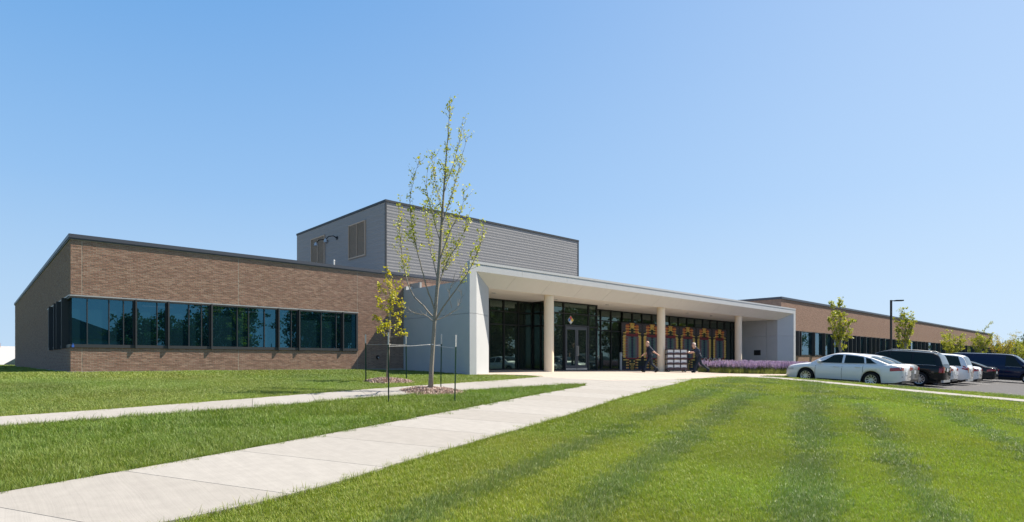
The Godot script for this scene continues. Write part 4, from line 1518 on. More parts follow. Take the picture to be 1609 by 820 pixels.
func person(label: String, at: Vector3, turn: float, pose: Dictionary) -> void:
	# local axes: +x is the way the person faces, y up, +z is their right side
	var root := thing("person", label, "person", at, turn, "people crossing the plaza")
	root.scale = Vector3.ONE * pose.get("scale", 1.0)
	var skin := Color(0.60, 0.36, 0.27)
	var shirt := Color(0.018, 0.026, 0.05)
	var pants := Color(0.015, 0.02, 0.038)
	var shoe := Color(0.008, 0.008, 0.008)
	var belt := Color(0.012, 0.01, 0.01)
	var hair: Color = pose.hair
	var st := ST(true)
	var b := []
	var hip: Vector3 = pose.hip
	var neck: Vector3 = pose.neck
	var up := (neck - hip).normalized()
	var fwd := Vector3(up.y, -up.x, 0)
	var z := Vector3(0, 0, 1)
	# trunk
	for s in [-1.0, 1.0]:
		b.append([hip + z * s * 0.075, 0.115, hip + up * 0.16 + z * s * 0.06 + fwd * 0.02, 0.115, pants])
		b.append([hip + up * 0.16 + z * s * 0.06 + fwd * 0.02, 0.122, neck - up * 0.2 + z * s * 0.075, 0.125, shirt])
		b.append([neck - up * 0.2 + z * s * 0.075, 0.12, neck - up * 0.09 + z * s * 0.13, 0.075, shirt])
	b.append([hip + up * 0.17 + fwd * 0.05, 0.11, neck - up * 0.3 + fwd * 0.03, 0.10, shirt])
	b.append([neck - up * 0.08, 0.075, neck + up * 0.02, 0.06, shirt])
	# legs
	for s in 2:
		var sg := -1.0 if s == 0 else 1.0
		var L: Array = pose.legs[s]
		var hj := hip + z * sg * 0.09 - up * 0.02
		b.append([hj, 0.105, L[0], 0.07, pants])
		b.append([L[0], 0.07, L[1] + Vector3(0, 0.05, 0), 0.058, pants])
		b.append([L[1] + Vector3(0, 0.08, 0), 0.062, L[1] + Vector3(0, 0.02, 0), 0.06, pants])
		var toe: Vector3 = L[1] + L[2]
		b.append([L[1] + Vector3(-0.03, -0.03, 0), 0.042, L[1] + L[2] * 0.5 + Vector3(0, -0.03, 0), 0.046, shoe])
		b.append([L[1] + L[2] * 0.5 + Vector3(0, -0.03, 0), 0.046, toe + Vector3(0, -0.03, 0), 0.034, shoe])
	# arms: shoulder, elbow, wrist; the sleeve ends above the elbow
	for s in 2:
		var sg := -1.0 if s == 0 else 1.0
		var A: Array = pose.arms[s]
		var sh := neck - up * 0.09 + z * sg * 0.185
		var sl := sh.lerp(A[0], 0.72)
		b.append([sh, 0.07, sl, 0.062, shirt])
		b.append([sl, 0.046, A[0], 0.043, skin])
		b.append([A[0], 0.043, A[1], 0.028, skin])
	# neck
	var hd: Vector3 = pose.head
	b.append([neck, 0.058, hd - Vector3(0.02, 0.08, 0), 0.055, skin])
	figure(st, b, 0.017, 0.035)
	# head on a finer grid
	var hb := []
	hb.append([hd + Vector3(-0.012, 0.035, 0), 0.088, hd + Vector3(0.0, 0.03, 0), 0.086, skin])
	hb.append([hd + Vector3(0.015, 0.01, 0), 0.075, hd + Vector3(0.035, -0.055, 0), 0.05, skin])
	hb.append([hd + Vector3(0.03, -0.085, 0), 0.034, hd + Vector3(0.06, -0.085, 0), 0.026, skin])
	hb.append([hd + Vector3(0.085, 0.012, 0), 0.009, hd + Vector3(0.108, -0.022, 0), 0.014, skin])
	hb.append([hd + Vector3(-0.02, -0.06, 0), 0.056, hd + Vector3(-0.03, -0.13, 0), 0.056, skin])
	for s in [-1.0, 1.0]:
		hb.append([hd + Vector3(-0.008, 0.015, s * 0.084), 0.012, hd + Vector3(-0.0, -0.02, s * 0.082), 0.009, skin])
		hb.append([hd + Vector3(0.078, 0.018, s * 0.03), 0.012, hd + Vector3(0.08, 0.018, s * 0.032), 0.012, Color(0.2, 0.13, 0.1)])
		hb.append([hd + Vector3(-0.035, 0.03, s * 0.06), 0.036, hd + Vector3(-0.055, -0.02, s * 0.045), 0.036, hair])
	hb.append([hd + Vector3(0.08, -0.052, -0.018), 0.007, hd + Vector3(0.08, -0.052, 0.018), 0.007, Color(0.4, 0.18, 0.15)])
	if pose.bald < 0.5:
		hb.append([hd + Vector3(-0.05, 0.06, 0), 0.066, hd + Vector3(0.02, 0.075, 0), 0.058, hair])
	hb.append([hd + Vector3(-0.06, 0.03, 0), 0.05, hd + Vector3(-0.06, -0.03, 0), 0.045, hair])
	figure(st, hb, 0.009, 0.018)
	for s in 2:
		var A: Array = pose.arms[s]
		figure(st, hand_bones(A[1], A[2], A[3], A[4], skin, -1.0 if s == 0 else 1.0), 0.0065, 0.006)
	part(root, "body", done(st), M.skin)
	var bs := ST()
	lathe(bs, Vector3.ZERO, [Vector2(0.175, 0), Vector2(0.182, 0.012), Vector2(0.182, 0.034), Vector2(0.175, 0.045)], 24)
	var belt_o := part(root, "belt", done(bs), mat(belt.linear_to_srgb(), 0.5))
	belt_o.position = hip + up * 0.11 + fwd * 0.015
	belt_o.scale = Vector3(0.79, 1, 1.06)
	belt_o.rotation.z = atan2(-up.x, up.y)

func people() -> void:
	# facing camera-left across the plaza
	var face := atan2(0.6785, -0.7346)
	var p1 := P3(25.9, 17.5, gh(25.9, 17.5) + 0.03)
	# the walker ahead of the cart, mid-stride
	person("person in navy shirt and trousers striding ahead of the cart beside a column", p1, face, {
		"hip": Vector3(0.0, 0.90, 0), "neck": Vector3(0.07, 1.42, 0), "head": Vector3(0.16, 1.58, 0), "hair": Color(0.30, 0.25, 0.22), "bald": 1.0, "scale": 0.95,
		"legs": [[Vector3(0.24, 0.51, -0.1), Vector3(0.36, 0.085, -0.1), Vector3(0.15, 0.045, 0)], [Vector3(-0.08, 0.48, 0.1), Vector3(-0.40, 0.125, 0.1), Vector3(0.12, -0.055, 0)]],
		"arms": [[Vector3(-0.12, 1.13, -0.24), Vector3(-0.34, 0.98, -0.26), Vector3(-0.8, -0.5, 0), Vector3(0.5, -0.8, 0), 0.9], [Vector3(0.12, 1.10, 0.23), Vector3(0.34, 0.96, 0.22), Vector3(0.8, -0.45, 0), Vector3(-0.3, -0.9, 0), 0.8]]})
	var p2 := P3(29.95, 17.05, gh(29.95, 17.05) + 0.03)
	person("grey-haired person in navy clothes leaning forward to push the cart", p2, face, {
		"hip": Vector3(-0.02, 0.90, 0), "neck": Vector3(0.17, 1.39, 0), "head": Vector3(0.29, 1.55, 0), "hair": Color(0.55, 0.52, 0.48), "bald": 0.0,
		"legs": [[Vector3(0.16, 0.48, -0.1), Vector3(0.28, 0.085, -0.1), Vector3(0.15, 0.0, 0)], [Vector3(-0.16, 0.50, 0.1), Vector3(-0.56, 0.14, 0.1), Vector3(0.11, -0.06, 0)]],
		"arms": [[Vector3(0.36, 1.14, -0.22), Vector3(0.60, 1.16, -0.2), Vector3(1, 0.1, 0), Vector3(0.1, -1, 0), 1.2], [Vector3(0.36, 1.12, 0.22), Vector3(0.60, 1.13, 0.2), Vector3(1, 0.1, 0), Vector3(0.1, -1, 0), 1.2]]})
	# the cart with its trays
	var dir := Vector3(-0.7346, 0, -0.6785)
	var c := p2 + dir * 1.29
	c.y = gh(c.x, -c.z) + 0.03
	var cart := thing("rack_cart", "dark wheeled rack cart with three columns of four shelves on the plaza", "cart", c, face)
	var W := 1.12
	var D := 0.62
	var fs := ST()
	for i in 4:
		var x := -W / 2 + i * W / 3.0
		for z in [-D / 2, D / 2]:
			bar(fs, Vector3(x, 0.16, z), Vector3(x, 1.27, z), 0.035, 0.035)
	part(cart, "frame", done(fs), mat(lin(0.045, 0.03, 0.034), 0.6))
	for r in 5:
		var ss := ST()
		box(ss, Vector3(-W / 2 - 0.02, 0.17 + r * 0.275 - (0.02 if r else 0.0), -D / 2), Vector3(W / 2 + 0.02, 0.19 + r * 0.275, D / 2))
		part(cart, "shelf", done(ss), mat(lin(0.07, 0.035, 0.04), 0.6))
	var bs := ST()
	box(bs, Vector3(-W / 2 - 0.04, 0.12, -D / 2 - 0.02), Vector3(W / 2 + 0.04, 0.17, D / 2 + 0.02))
	part(cart, "base", done(bs), mat(lin(0.09, 0.05, 0.055), 0.6))
	for x in [-W / 2 + 0.1, W / 2 - 0.1]:
		for z in [-D / 2 + 0.08, D / 2 - 0.08]:
			var cs := empty_part(cart, "caster", Vector3(x, 0.065, z))
			var w1 := ST()
			tube(w1, [Vector3(0, 0, -0.018), Vector3(0, 0, 0.018)], [0.065, 0.065], 18)
			part(cs, "tyre", done(w1), M.black)
			var w2 := ST()
			box(w2, Vector3(-0.02, 0.0, 0.02), Vector3(0.02, 0.07, 0.026))
			box(w2, Vector3(-0.02, 0.0, -0.026), Vector3(0.02, 0.07, -0.02))
			part(cs, "fork", done(w2), M.galvanised)
	var hs := ST(true)
	tube(hs, [Vector3(-W / 2 - 0.02, 1.1, -D / 2), Vector3(-W / 2 - 0.13, 1.15, -D / 2 + 0.04), Vector3(-W / 2 - 0.13, 1.15, D / 2 - 0.04), Vector3(-W / 2 - 0.02, 1.1, D / 2)], [0.015, 0.015, 0.015, 0.015], 8)
	part(cart, "handle", done(hs), M.steel)
	# white trays, each with a dark curved lip in front
	var tray := ST()
	var cw := W / 3.0 - 0.06
	box(tray, Vector3(-cw / 2, 0.0, -D / 2 + 0.03), Vector3(cw / 2, 0.215, D / 2 - 0.02))
	var tm := done(tray)
	var lip := ST()
	for k in 10:
		var a0 := -1.0 + k * 0.2
		var a1 := a0 + 0.2
		var y0 := 0.075 - 0.03 * a0 * a0
		var y1 := 0.075 - 0.03 * a1 * a1
		for zz in [[D / 2 - 0.018, D / 2 + 0.012], [-D / 2 + 0.0, -D / 2 + 0.028]]:
			box8(lip, [Vector3(a0 * cw / 2, 0.004, zz[0]), Vector3(a1 * cw / 2, 0.004, zz[0]), Vector3(a1 * cw / 2, y1, zz[0]), Vector3(a0 * cw / 2, y0, zz[0]), Vector3(a0 * cw / 2, 0.004, zz[1]), Vector3(a1 * cw / 2, 0.004, zz[1]), Vector3(a1 * cw / 2, y1, zz[1]), Vector3(a0 * cw / 2, y0, zz[1])])
	var lm := done(lip)
	var rows := ["bottom", "second lowest", "second highest", "top"]
	var colsn := ["front", "middle", "rear"]
	var cartb := Basis(Vector3.UP, face)
	var white := mat(lin(0.72, 0.72, 0.72), 0.55)
	var maroon := mat(lin(0.09, 0.045, 0.05), 0.6)
	for r in 4:
		for k in 3:
			var loc := Vector3(-W / 2 + (k + 0.5) * W / 3.0, 0.192 + r * 0.275, 0)
			var t := thing("storage_tray", "white tray on the %s shelf in the %s column of the cart" % [rows[r], colsn[2 - k]], "tray", c + cartb * loc, face, "trays on the rack cart")
			part(t, "box", tm, white)
			part(t, "lip", lm, maroon)

# ---------------------------------------------------------------- trees
func leaf_tri(st: SurfaceTool, p: Vector3, n: Vector3, size: float, col: Color, roll: float) -> void:
	var a := n.cross(Vector3(0.3, 0.9, 0.2)).normalized().rotated(n, roll)
	var b := n.cross(a)
	st.set_color(col)
	st.set_normal(n)
	var tip := p + a * size
	var l := p + a * size * 0.45 + b * size * 0.36 + n * size * 0.1
	var r := p + a * size * 0.45 - b * size * 0.36 + n * size * 0.1
	st.add_vertex(p); st.add_vertex(l); st.add_vertex(tip)
	st.add_vertex(p); st.add_vertex(tip); st.add_vertex(r)

func rand_dir() -> Vector3:
	return Vector3(rng.randfn(), rng.randfn(), rng.randfn()).normalized()

func leaf_colour(base: Color) -> Color:
	var k := rng.randf_range(0.7, 1.25)
	var y := rng.randf_range(-0.12, 0.2)
	return Color(base.r * k * (1.0 + y), base.g * k, base.b * k * (1.0 - y))

# limbs given as curves; twigs and leaves grow along them
func limb_tree(called: String, label: String, base: Vector3, trunk: Array, trunk_r: Array, limbs: Array, leaf: Color, spec: Dictionary) -> Node3D:
	var root := thing(called, label, "tree", base, 0.0, spec.get("group", ""))
	var ts := ST(true)
	tube(ts, trunk, trunk_r, 10)
	part(root, "trunk", done(ts), M.bark)
	var bs := ST(true)
	var lv := SurfaceTool.new()
	lv.begin(Mesh.PRIMITIVE_TRIANGLES)
	var curves := []
	for l in limbs:
		curves.append(l)
	curves.append({"pts": trunk.slice(spec.leader_from), "r": 0.012, "bare": 0.25})
	for l in curves:
		# smooth the curve
		var cv := Curve3D.new()
		var pts: Array = l.pts
		for i in pts.size():
			var tan_ := Vector3.ZERO
			if i > 0 and i < pts.size() - 1:
				tan_ = (pts[i + 1] - pts[i - 1]) * 0.18
			cv.add_point(pts[i], -tan_, tan_)
		var ln := cv.get_baked_length()
		var n := maxi(6, int(ln / 0.12))
		var sp := []
		var sr := []
		for i in n + 1:
			var t := float(i) / n
			var w := Vector3(rng.randf_range(-1, 1), rng.randf_range(-1, 1), rng.randf_range(-1, 1)) * 0.008
			sp.append(cv.sample_baked(ln * t) + w)
			sr.append(lerpf(l.r, 0.0025, pow(t, 0.8)))
		if l != curves[curves.size() - 1]:
			tube(bs, sp, sr, 6, false)
		var bare: float = l.get("bare", 0.15)
		var nt := int(ln * spec.twigs)
		for k in nt:
			var t := rng.randf_range(bare, 1.0)
			var p := cv.sample_baked(ln * t)
			var ahead := (cv.sample_baked(minf(ln, ln * t + 0.05)) - cv.sample_baked(maxf(0, ln * t - 0.05))).normalized()
			var d := (ahead * 0.75 + rand_dir() * 0.75 + Vector3(0, 0.25, 0)).normalized()
			var tl: float = rng.randf_range(0.25, 1.0) * spec.twig_len * (1.15 - t * 0.6)
			var q := p + d * tl * 0.5 + rand_dir() * 0.02
			var e := p + d * tl + Vector3(0, 0.04, 0)
			tube(bs, [p, q, e], [0.005, 0.0035, 0.0015], 4, false)
			if l.get("dead", false):
				continue
			for j in int(spec.leaves * tl / spec.twig_len + 1):
				var tt := rng.randf_range(0.25, 1.05)
				var lp := p.lerp(e, tt) + rand_dir() * rng.randf_range(0.0, spec.spread)
				leaf_tri(lv, lp, (rand_dir() + Vector3(0, 0.5, 0)).normalized(), rng.randf_range(0.6, 1.25) * spec.leaf_size, leaf_colour(leaf), rng.randf() * TAU)
	part(root, "limbs", done(bs), M.bark)
	part(root, "crown", lv.commit(), M.leaf)
	return root

# a whole tree grown from numbers: vase of limbs with clumps of leaves
func grown_tree(called: String, label: String, base: Vector3, h: float, trunk_h: float, spread: float, leaf: Color, leaf_size: float, n_limbs: int, n_clumps: int, per: int, group: String, seed_: int, bushy := 0.5) -> Node3D:
	var keep := rng.seed
	rng.seed = seed_
	var root := thing(called, label, "tree", base, 0.0, group)
	var bs := ST(true)
	var lv := SurfaceTool.new()
	lv.begin(Mesh.PRIMITIVE_TRIANGLES)
	var r0 := h * 0.012
	var lean := Vector3(rng.randf_range(-0.05, 0.05), 1, rng.randf_range(-0.05, 0.05))
	var top := lean * h * 0.8
	var ts := ST(true)
	tube(ts, [Vector3(0, -0.1, 0), lean * trunk_h * 0.5, lean * trunk_h, top * 0.75, top], [r0 * 1.25, r0, r0 * 0.85, r0 * 0.4, r0 * 0.12], 8)
	part(root, "trunk", done(ts), M.bark)
	for i in n_limbs:
		var a := TAU * (i * 0.381966 + rng.randf() * 0.08)
		var t := rng.randf()
		var s0 := lean * lerpf(trunk_h, h * 0.62, t * t)
		var up := rng.randf_range(0.75, 1.0)
		var out := spread * (0.5 + 0.5 * rng.randf()) * (1.0 - 0.45 * t)
		var e := Vector3(cos(a) * out, lerpf(s0.y + h * 0.25, h * up, 0.6 + 0.4 * t), sin(a) * out)
		var m := s0.lerp(e, 0.5) + Vector3(cos(a), -0.3, sin(a)) * out * 0.12
		tube(bs, [s0, m, e], [r0 * 0.45, r0 * 0.28, r0 * 0.08], 5, false)
		for k in n_clumps:
			var tt := rng.randf_range(0.18, 1.05)
			var c := s0.lerp(m, tt * 2) if tt < 0.5 else m.lerp(e, (tt - 0.5) * 2)
			c += rand_dir() * spread * 0.22 * bushy * 2.0 * rng.randf()
			if c.y < trunk_h * 0.8:
				continue
			var cr := spread * rng.randf_range(0.09, 0.2)
			if rng.randf() < 0.6:
				tube(bs, [s0.lerp(m, 0.8), c], [r0 * 0.12, r0 * 0.05], 4, false)
			for j in per:
				var p := c + rand_dir() * cr * pow(rng.randf(), 0.5) * Vector3(1, 0.75, 1)
				leaf_tri(lv, p, (rand_dir() + Vector3(0, 0.4, 0)).normalized(), leaf_size * rng.randf_range(0.6, 1.3), leaf_colour(leaf), rng.randf() * TAU)
	part(root, "limbs", done(bs), M.bark)
	part(root, "crown", lv.commit(), M.leaf)
	rng.seed = keep
	return root

# a point of the young trees: sideways from the trunk, height, depth
func TP(a: float, h: float, d: float) -> Vector3:
	return Vector3(0.7346 * a + 0.6785 * d, h, 0.6785 * a - 0.7346 * d)

func staked_trees() -> void:
	# tall sparse tree in the strip between the two walks
	var b1 := P3(8.81, 12.67, gh(8.81, 12.67))
	var tr := [TP(0, -0.1, 0), TP(0.03, 0.6, 0), TP(0.07, 1.25, 0.02), TP(0.115, 1.92, 0), TP(0.23, 3.24, -0.03), TP(0.315, 4.73, 0.02), TP(0.40, 5.89, 0.0), TP(0.48, 6.88, 0), TP(0.51, 7.6, 0.02)]
	var rr := [0.076, 0.056, 0.05, 0.046, 0.044, 0.03, 0.018, 0.009, 0.003]
	var limbs := [
		{"pts": [TP(0.11, 1.9, 0), TP(-0.2, 2.25, 0.15), TP(-0.55, 2.65, 0.3), TP(-0.8, 3.55, 0.45), TP(-0.9, 4.5, 0.5), TP(-0.92, 5.05, 0.5)], "r": 0.027, "bare": 0.38},
		{"pts": [TP(0.13, 2.1, 0), TP(-0.12, 2.9, -0.2), TP(-0.34, 3.9, -0.35), TP(-0.46, 4.75, -0.4), TP(-0.36, 5.4, -0.4), TP(-0.24, 5.85, -0.38)], "r": 0.025, "bare": 0.35},
		{"pts": [TP(0.2, 2.9, 0), TP(0.0, 3.6, 0.3), TP(-0.16, 4.4, 0.5), TP(-0.22, 5.0, 0.55)], "r": 0.02, "bare": 0.2},
		{"pts": [TP(0.26, 3.9, 0), TP(0.08, 4.6, -0.2), TP(-0.06, 5.25, -0.3), TP(-0.02, 5.7, -0.3)], "r": 0.016, "bare": 0.15},
		{"pts": [TP(0.32, 4.7, 0), TP(0.12, 5.45, 0.2), TP(0.03, 6.1, 0.25), TP(0.0, 6.35, 0.25)], "r": 0.013, "bare": 0.15},
		{"pts": [TP(0.115, 1.85, 0), TP(0.4, 2.25, -0.2), TP(0.95, 2.95, -0.45), TP(1.3, 3.6, -0.6), TP(1.42, 4.15, -0.65)], "r": 0.026, "bare": 0.42},
		{"pts": [TP(0.2, 2.75, 0), TP(0.45, 3.5, 0.25), TP(0.78, 4.1, 0.45), TP(1.0, 4.85, 0.55)], "r": 0.02, "bare": 0.25},
		{"pts": [TP(0.24, 3.4, 0), TP(0.52, 4.1, -0.2), TP(0.85, 4.7, -0.3), TP(0.9, 5.15, -0.3)], "r": 0.017, "bare": 0.2},
		{"pts": [TP(0.3, 4.4, 0), TP(0.58, 5.1, -0.15), TP(0.8, 5.9, -0.2), TP(1.0, 6.6, -0.2)], "r": 0.016, "bare": 0.12},
		{"pts": [TP(0.36, 5.2, 0), TP(0.58, 5.95, 0.1), TP(0.75, 6.6, 0.12), TP(0.84, 7.15, 0.12)], "r": 0.012, "bare": 0.12},
		{"pts": [TP(0.18, 2.55, 0), TP(0.3, 3.3, 0.35), TP(0.35, 4.0, 0.6), TP(0.4, 4.6, 0.65)], "r": 0.017, "bare": 0.25},
		{"pts": [TP(0.1, 1.8, 0), TP(-0.12, 2.0, 0.1), TP(-0.5, 2.1, 0.2), TP(-0.8, 2.35, 0.25)], "r": 0.014, "dead": true},
		{"pts": [TP(0.1, 1.86, 0), TP(0.5, 2.05, 0.15), TP(0.8, 2.4, 0.2), TP(0.72, 2.75, 0.22)], "r": 0.014, "dead": true},
		{"pts": [TP(0.55, 2.2, 0.1), TP(0.48, 2.65, 0.1), TP(0.75, 3.0, 0.1), TP(0.95, 3.25, 0.15)], "r": 0.009, "dead": true},
	]
	limb_tree("young_tree", "tall sparse young tree with light green leaves held by stakes in the grass strip", b1, tr, rr, limbs, Color(0.42, 0.46, 0.05), {"twigs": 13.0, "twig_len": 0.5, "leaves": 12, "spread": 0.085, "leaf_size": 0.062, "leader_from": 4})
	mulch("mulch_ring", "heap of brown wood chips round the tall sparse tree", b1, 0.88)
	# low bushy sapling in the lawn by the brick wing
	var b2 := P3(9.32, 15.62, gh(9.32, 15.62))
	var tr2 := [TP(-0.02, -0.1, 0), TP(0, 0.8, 0), TP(0.04, 1.6, 0), TP(0.08, 2.4, 0.02), TP(0.02, 3.0, 0), TP(0.0, 3.3, 0)]
	var rr2 := [0.042, 0.036, 0.03, 0.02, 0.01, 0.004]
	var limbs2 := []
	var keep := rng.seed
	rng.seed = 77
	for i in 15:
		var t := i / 14.0
		var y := lerpf(1.35, 2.75, t)
		var a := i * 2.4
		var out := lerpf(0.62, 0.26, t) * rng.randf_range(0.75, 1.1)
		var bx := lerpf(0.02, 0.06, t)
		limbs2.append({"pts": [TP(bx, y, 0), TP(bx + cos(a) * out * 0.5, y + 0.02 + 0.12 * t, sin(a) * out * 0.5), TP(bx + cos(a) * out, y + 0.1 + 0.22 * t, sin(a) * out)], "r": 0.011, "bare": 0.3})
	rng.seed = keep
	limb_tree("young_tree", "low bushy sapling with yellow green leaves in the lawn before the brick wall", b2, tr2, rr2, limbs2, Color(0.42, 0.40, 0.036), {"twigs": 18.0, "twig_len": 0.32, "leaves": 10, "spread": 0.1, "leaf_size": 0.085, "leader_from": 2})
	mulch("mulch_ring", "heap of brown wood chips round the low bushy sapling", b2, 0.75)
	# stakes and ties
	var names := ["beside the brick wing", "beside the sparse tree"]
	for e in [[b1, 1.52, [Vector2(6.65, 11.12), Vector2(9.35, 12.95), Vector2(8.13, 10.73)], 1], [b2, 1.42, [Vector2(8.68, 15.81), Vector2(10.5, 16.45), Vector2(8.9, 14.6)], 0]]:
		for p in e[2]:
			if e[3] == 0 and p == e[2][2]:
				continue
			var lab := "dark green metal stake with white top tied to the tall sparse tree" if e[3] == 1 else "dark green metal stake with white top beside the low bushy sapling"
			var g := gh(p.x, p.y)
			var s := thing("tree_stake", lab, "stake", P3(p.x, p.y, g), rng.randf() * 3.0, "stakes round the sparse tree" if e[3] == 1 else "stakes round the bushy sapling")
			s.rotation.z = rng.randf_range(-0.025, 0.025)
			var h: float = e[1]
			var ss := ST()
			bar(ss, Vector3(0, -0.1, 0), Vector3(0, h - 0.27, 0), 0.035, 0.008)
			bar(ss, Vector3(0, -0.1, 0.012), Vector3(0, h - 0.27, 0.012), 0.008, 0.028)
			for k in 20:
				box(ss, Vector3(-0.006, 0.08 + k * 0.055, -0.014), Vector3(0.006, 0.1 + k * 0.055, -0.003))
			part(s, "post", done(ss), M.stake)
			var sw := ST()
			bar(sw, Vector3(0, h - 0.27, 0), Vector3(0, h, 0), 0.036, 0.009)
			bar(sw, Vector3(0, h - 0.27, 0.012), Vector3(0, h, 0.012), 0.009, 0.028)
			part(s, "painted_tip", done(sw), M.white_paint)
			var b: Vector3 = e[0]
			var a3 := P3(p.x, p.y, g + h - 0.3)
			var tp := b + Vector3(0.03, h - 0.3, 0)
			tp.y = b.y + h - 0.28
			var tie := thing("tree_tie", "thin pale tie from a stake to the trunk of the %s" % ("tall sparse tree" if e[3] == 1 else "low bushy sapling"), "tie", Vector3.ZERO, 0.0, "ties of the sparse tree" if e[3] == 1 else "ties of the bushy sapling")
			var ts := ST()
			tube(ts, [a3, a3.lerp(tp, 0.5) - Vector3(0, 0.015, 0), tp], [0.004, 0.004, 0.004], 5)
			part(tie, "wire", done(ts), M.galvanised)
			var t2 := ST()
			bar(t2, a3.lerp(tp, 0.92), tp, 0.01, 0.022)
			part(tie, "strap", done(t2), M.white_paint)

func mulch(called: String, label: String, b: Vector3, r: float) -> void:
	var root := thing(called, label, "mulch", b)
	var st := ST(true)
	var prof := []
	for i in 9:
		var t := i / 8.0
		prof.append(Vector2(r * 0.98 * (1.0 - t), -0.02 + 0.13 * (1.0 - pow(1.0 - t, 2.2))))
	for i in 8:
		for k in 28:
			var a := TAU * k / 28
			var c := TAU * (k + 1) / 28
			var q := []
			for e in [[prof[i], a], [prof[i + 1], a], [prof[i + 1], c], [prof[i], c]]:
				var rr: float = e[0].x * (1.0 + 0.12 * sin(e[1] * 3.0) + 0.07 * cos(e[1] * 5.0))
				var p := Vector3(cos(e[1]) * rr, e[0].y, sin(e[1]) * rr)
				p.y += gh(b.x + p.x, -(b.z + p.z)) - b.y
				q.append(p)
			quad(st, q[0], q[1], q[2], q[3])
	part(root, "mound", done(st), mat(lin(0.10, 0.065, 0.05), 0.95, 0.0, 0.1))
	var cs := ST()
	var n := int(1900 * r * r / 0.5)
	for k in n:
		var a := rng.randf() * TAU
		var t := sqrt(rng.randf())
		var rr := r * t * (1.0 + 0.12 * sin(a * 3.0) + 0.07 * cos(a * 5.0)) * 1.05
		var p := Vector3(cos(a) * rr, 0, sin(a) * rr)
		p.y = gh(b.x + p.x, -(b.z + p.z)) - b.y - 0.01 + 0.13 * (1.0 - pow(t, 2.2))
		var d := rand_dir()
		d.y *= 0.45
		d = d.normalized()
		var kk := rng.randf_range(0.55, 1.6)
		var base := Color(0.27, 0.19, 0.155) if rng.randf() < 0.6 else Color(0.42, 0.34, 0.29)
		cs.set_color(Color(base.r * kk, base.g * kk, base.b * kk))
		bar(cs, p - d * rng.randf_range(0.015, 0.045), p + d * rng.randf_range(0.015, 0.045), rng.randf_range(0.008, 0.022), 0.006)
	var chips := part(root, "wood_chips", done(cs), M.chip)
	chips.set_meta("kind", "stuff")

func row_trees() -> void:
	var leaf := Color(0.34, 0.38, 0.055)
	var g := "young trees planted along the long brick wing"
	var labs := ["young leafy tree before the first fins of the long wing, behind the white sedan", "young leafy tree beside the black lamp post", "young leafy tree rising behind the navy van's rear", "young leafy tree with one long bent shoot above its crown", "broad yellow green tree at the far end of the long brick wing", "young leafy tree beyond the end of the long brick wing"]
	var spec := [[45.6, 15.0, 5.3, 1.5, 1.0], [62.4, 15.0, 5.9, 1.7, 1.15], [81, 15.0, 5.0, 1.6, 1.6], [98, 15.0, 5.6, 1.7, 1.7], [114, 15.0, 6.0, 1.4, 2.5], [133, 15.0, 5.6, 1.6, 2.2]]
	for i in spec.size():
		var s = spec[i]
		var col := leaf if i != 4 else Color(0.38, 0.34, 0.045)
		var t := grown_tree("street_tree", labs[i], P3(s[0], s[1], gh(s[0], s[1])), s[2], s[3], s[4], col, 0.12, 13, 12, 20, g, 100 + i, 0.5)
		if i == 3:
			var st := ST(true)
			tube(st, [Vector3(0.2, 4.6, 0), Vector3(0.5, 5.5, 0.3), Vector3(1.0, 6.1, 0.6), Vector3(1.6, 6.5, 0.9)], [0.02, 0.015, 0.01, 0.004], 5)
			part(t, "shoot", done(st), M.bark)
			var lv := SurfaceTool.new()
			lv.begin(Mesh.PRIMITIVE_TRIANGLES)
			for k in 90:
				var q := rng.randf()
				var p := Vector3(0.5, 5.5, 0.3).lerp(Vector3(1.6, 6.5, 0.9), q) + rand_dir() * 0.13
				leaf_tri(lv, p, rand_dir(), 0.13, leaf_colour(leaf), rng.randf() * TAU)
			part(t, "shoot_leaves", lv.commit(), M.leaf)

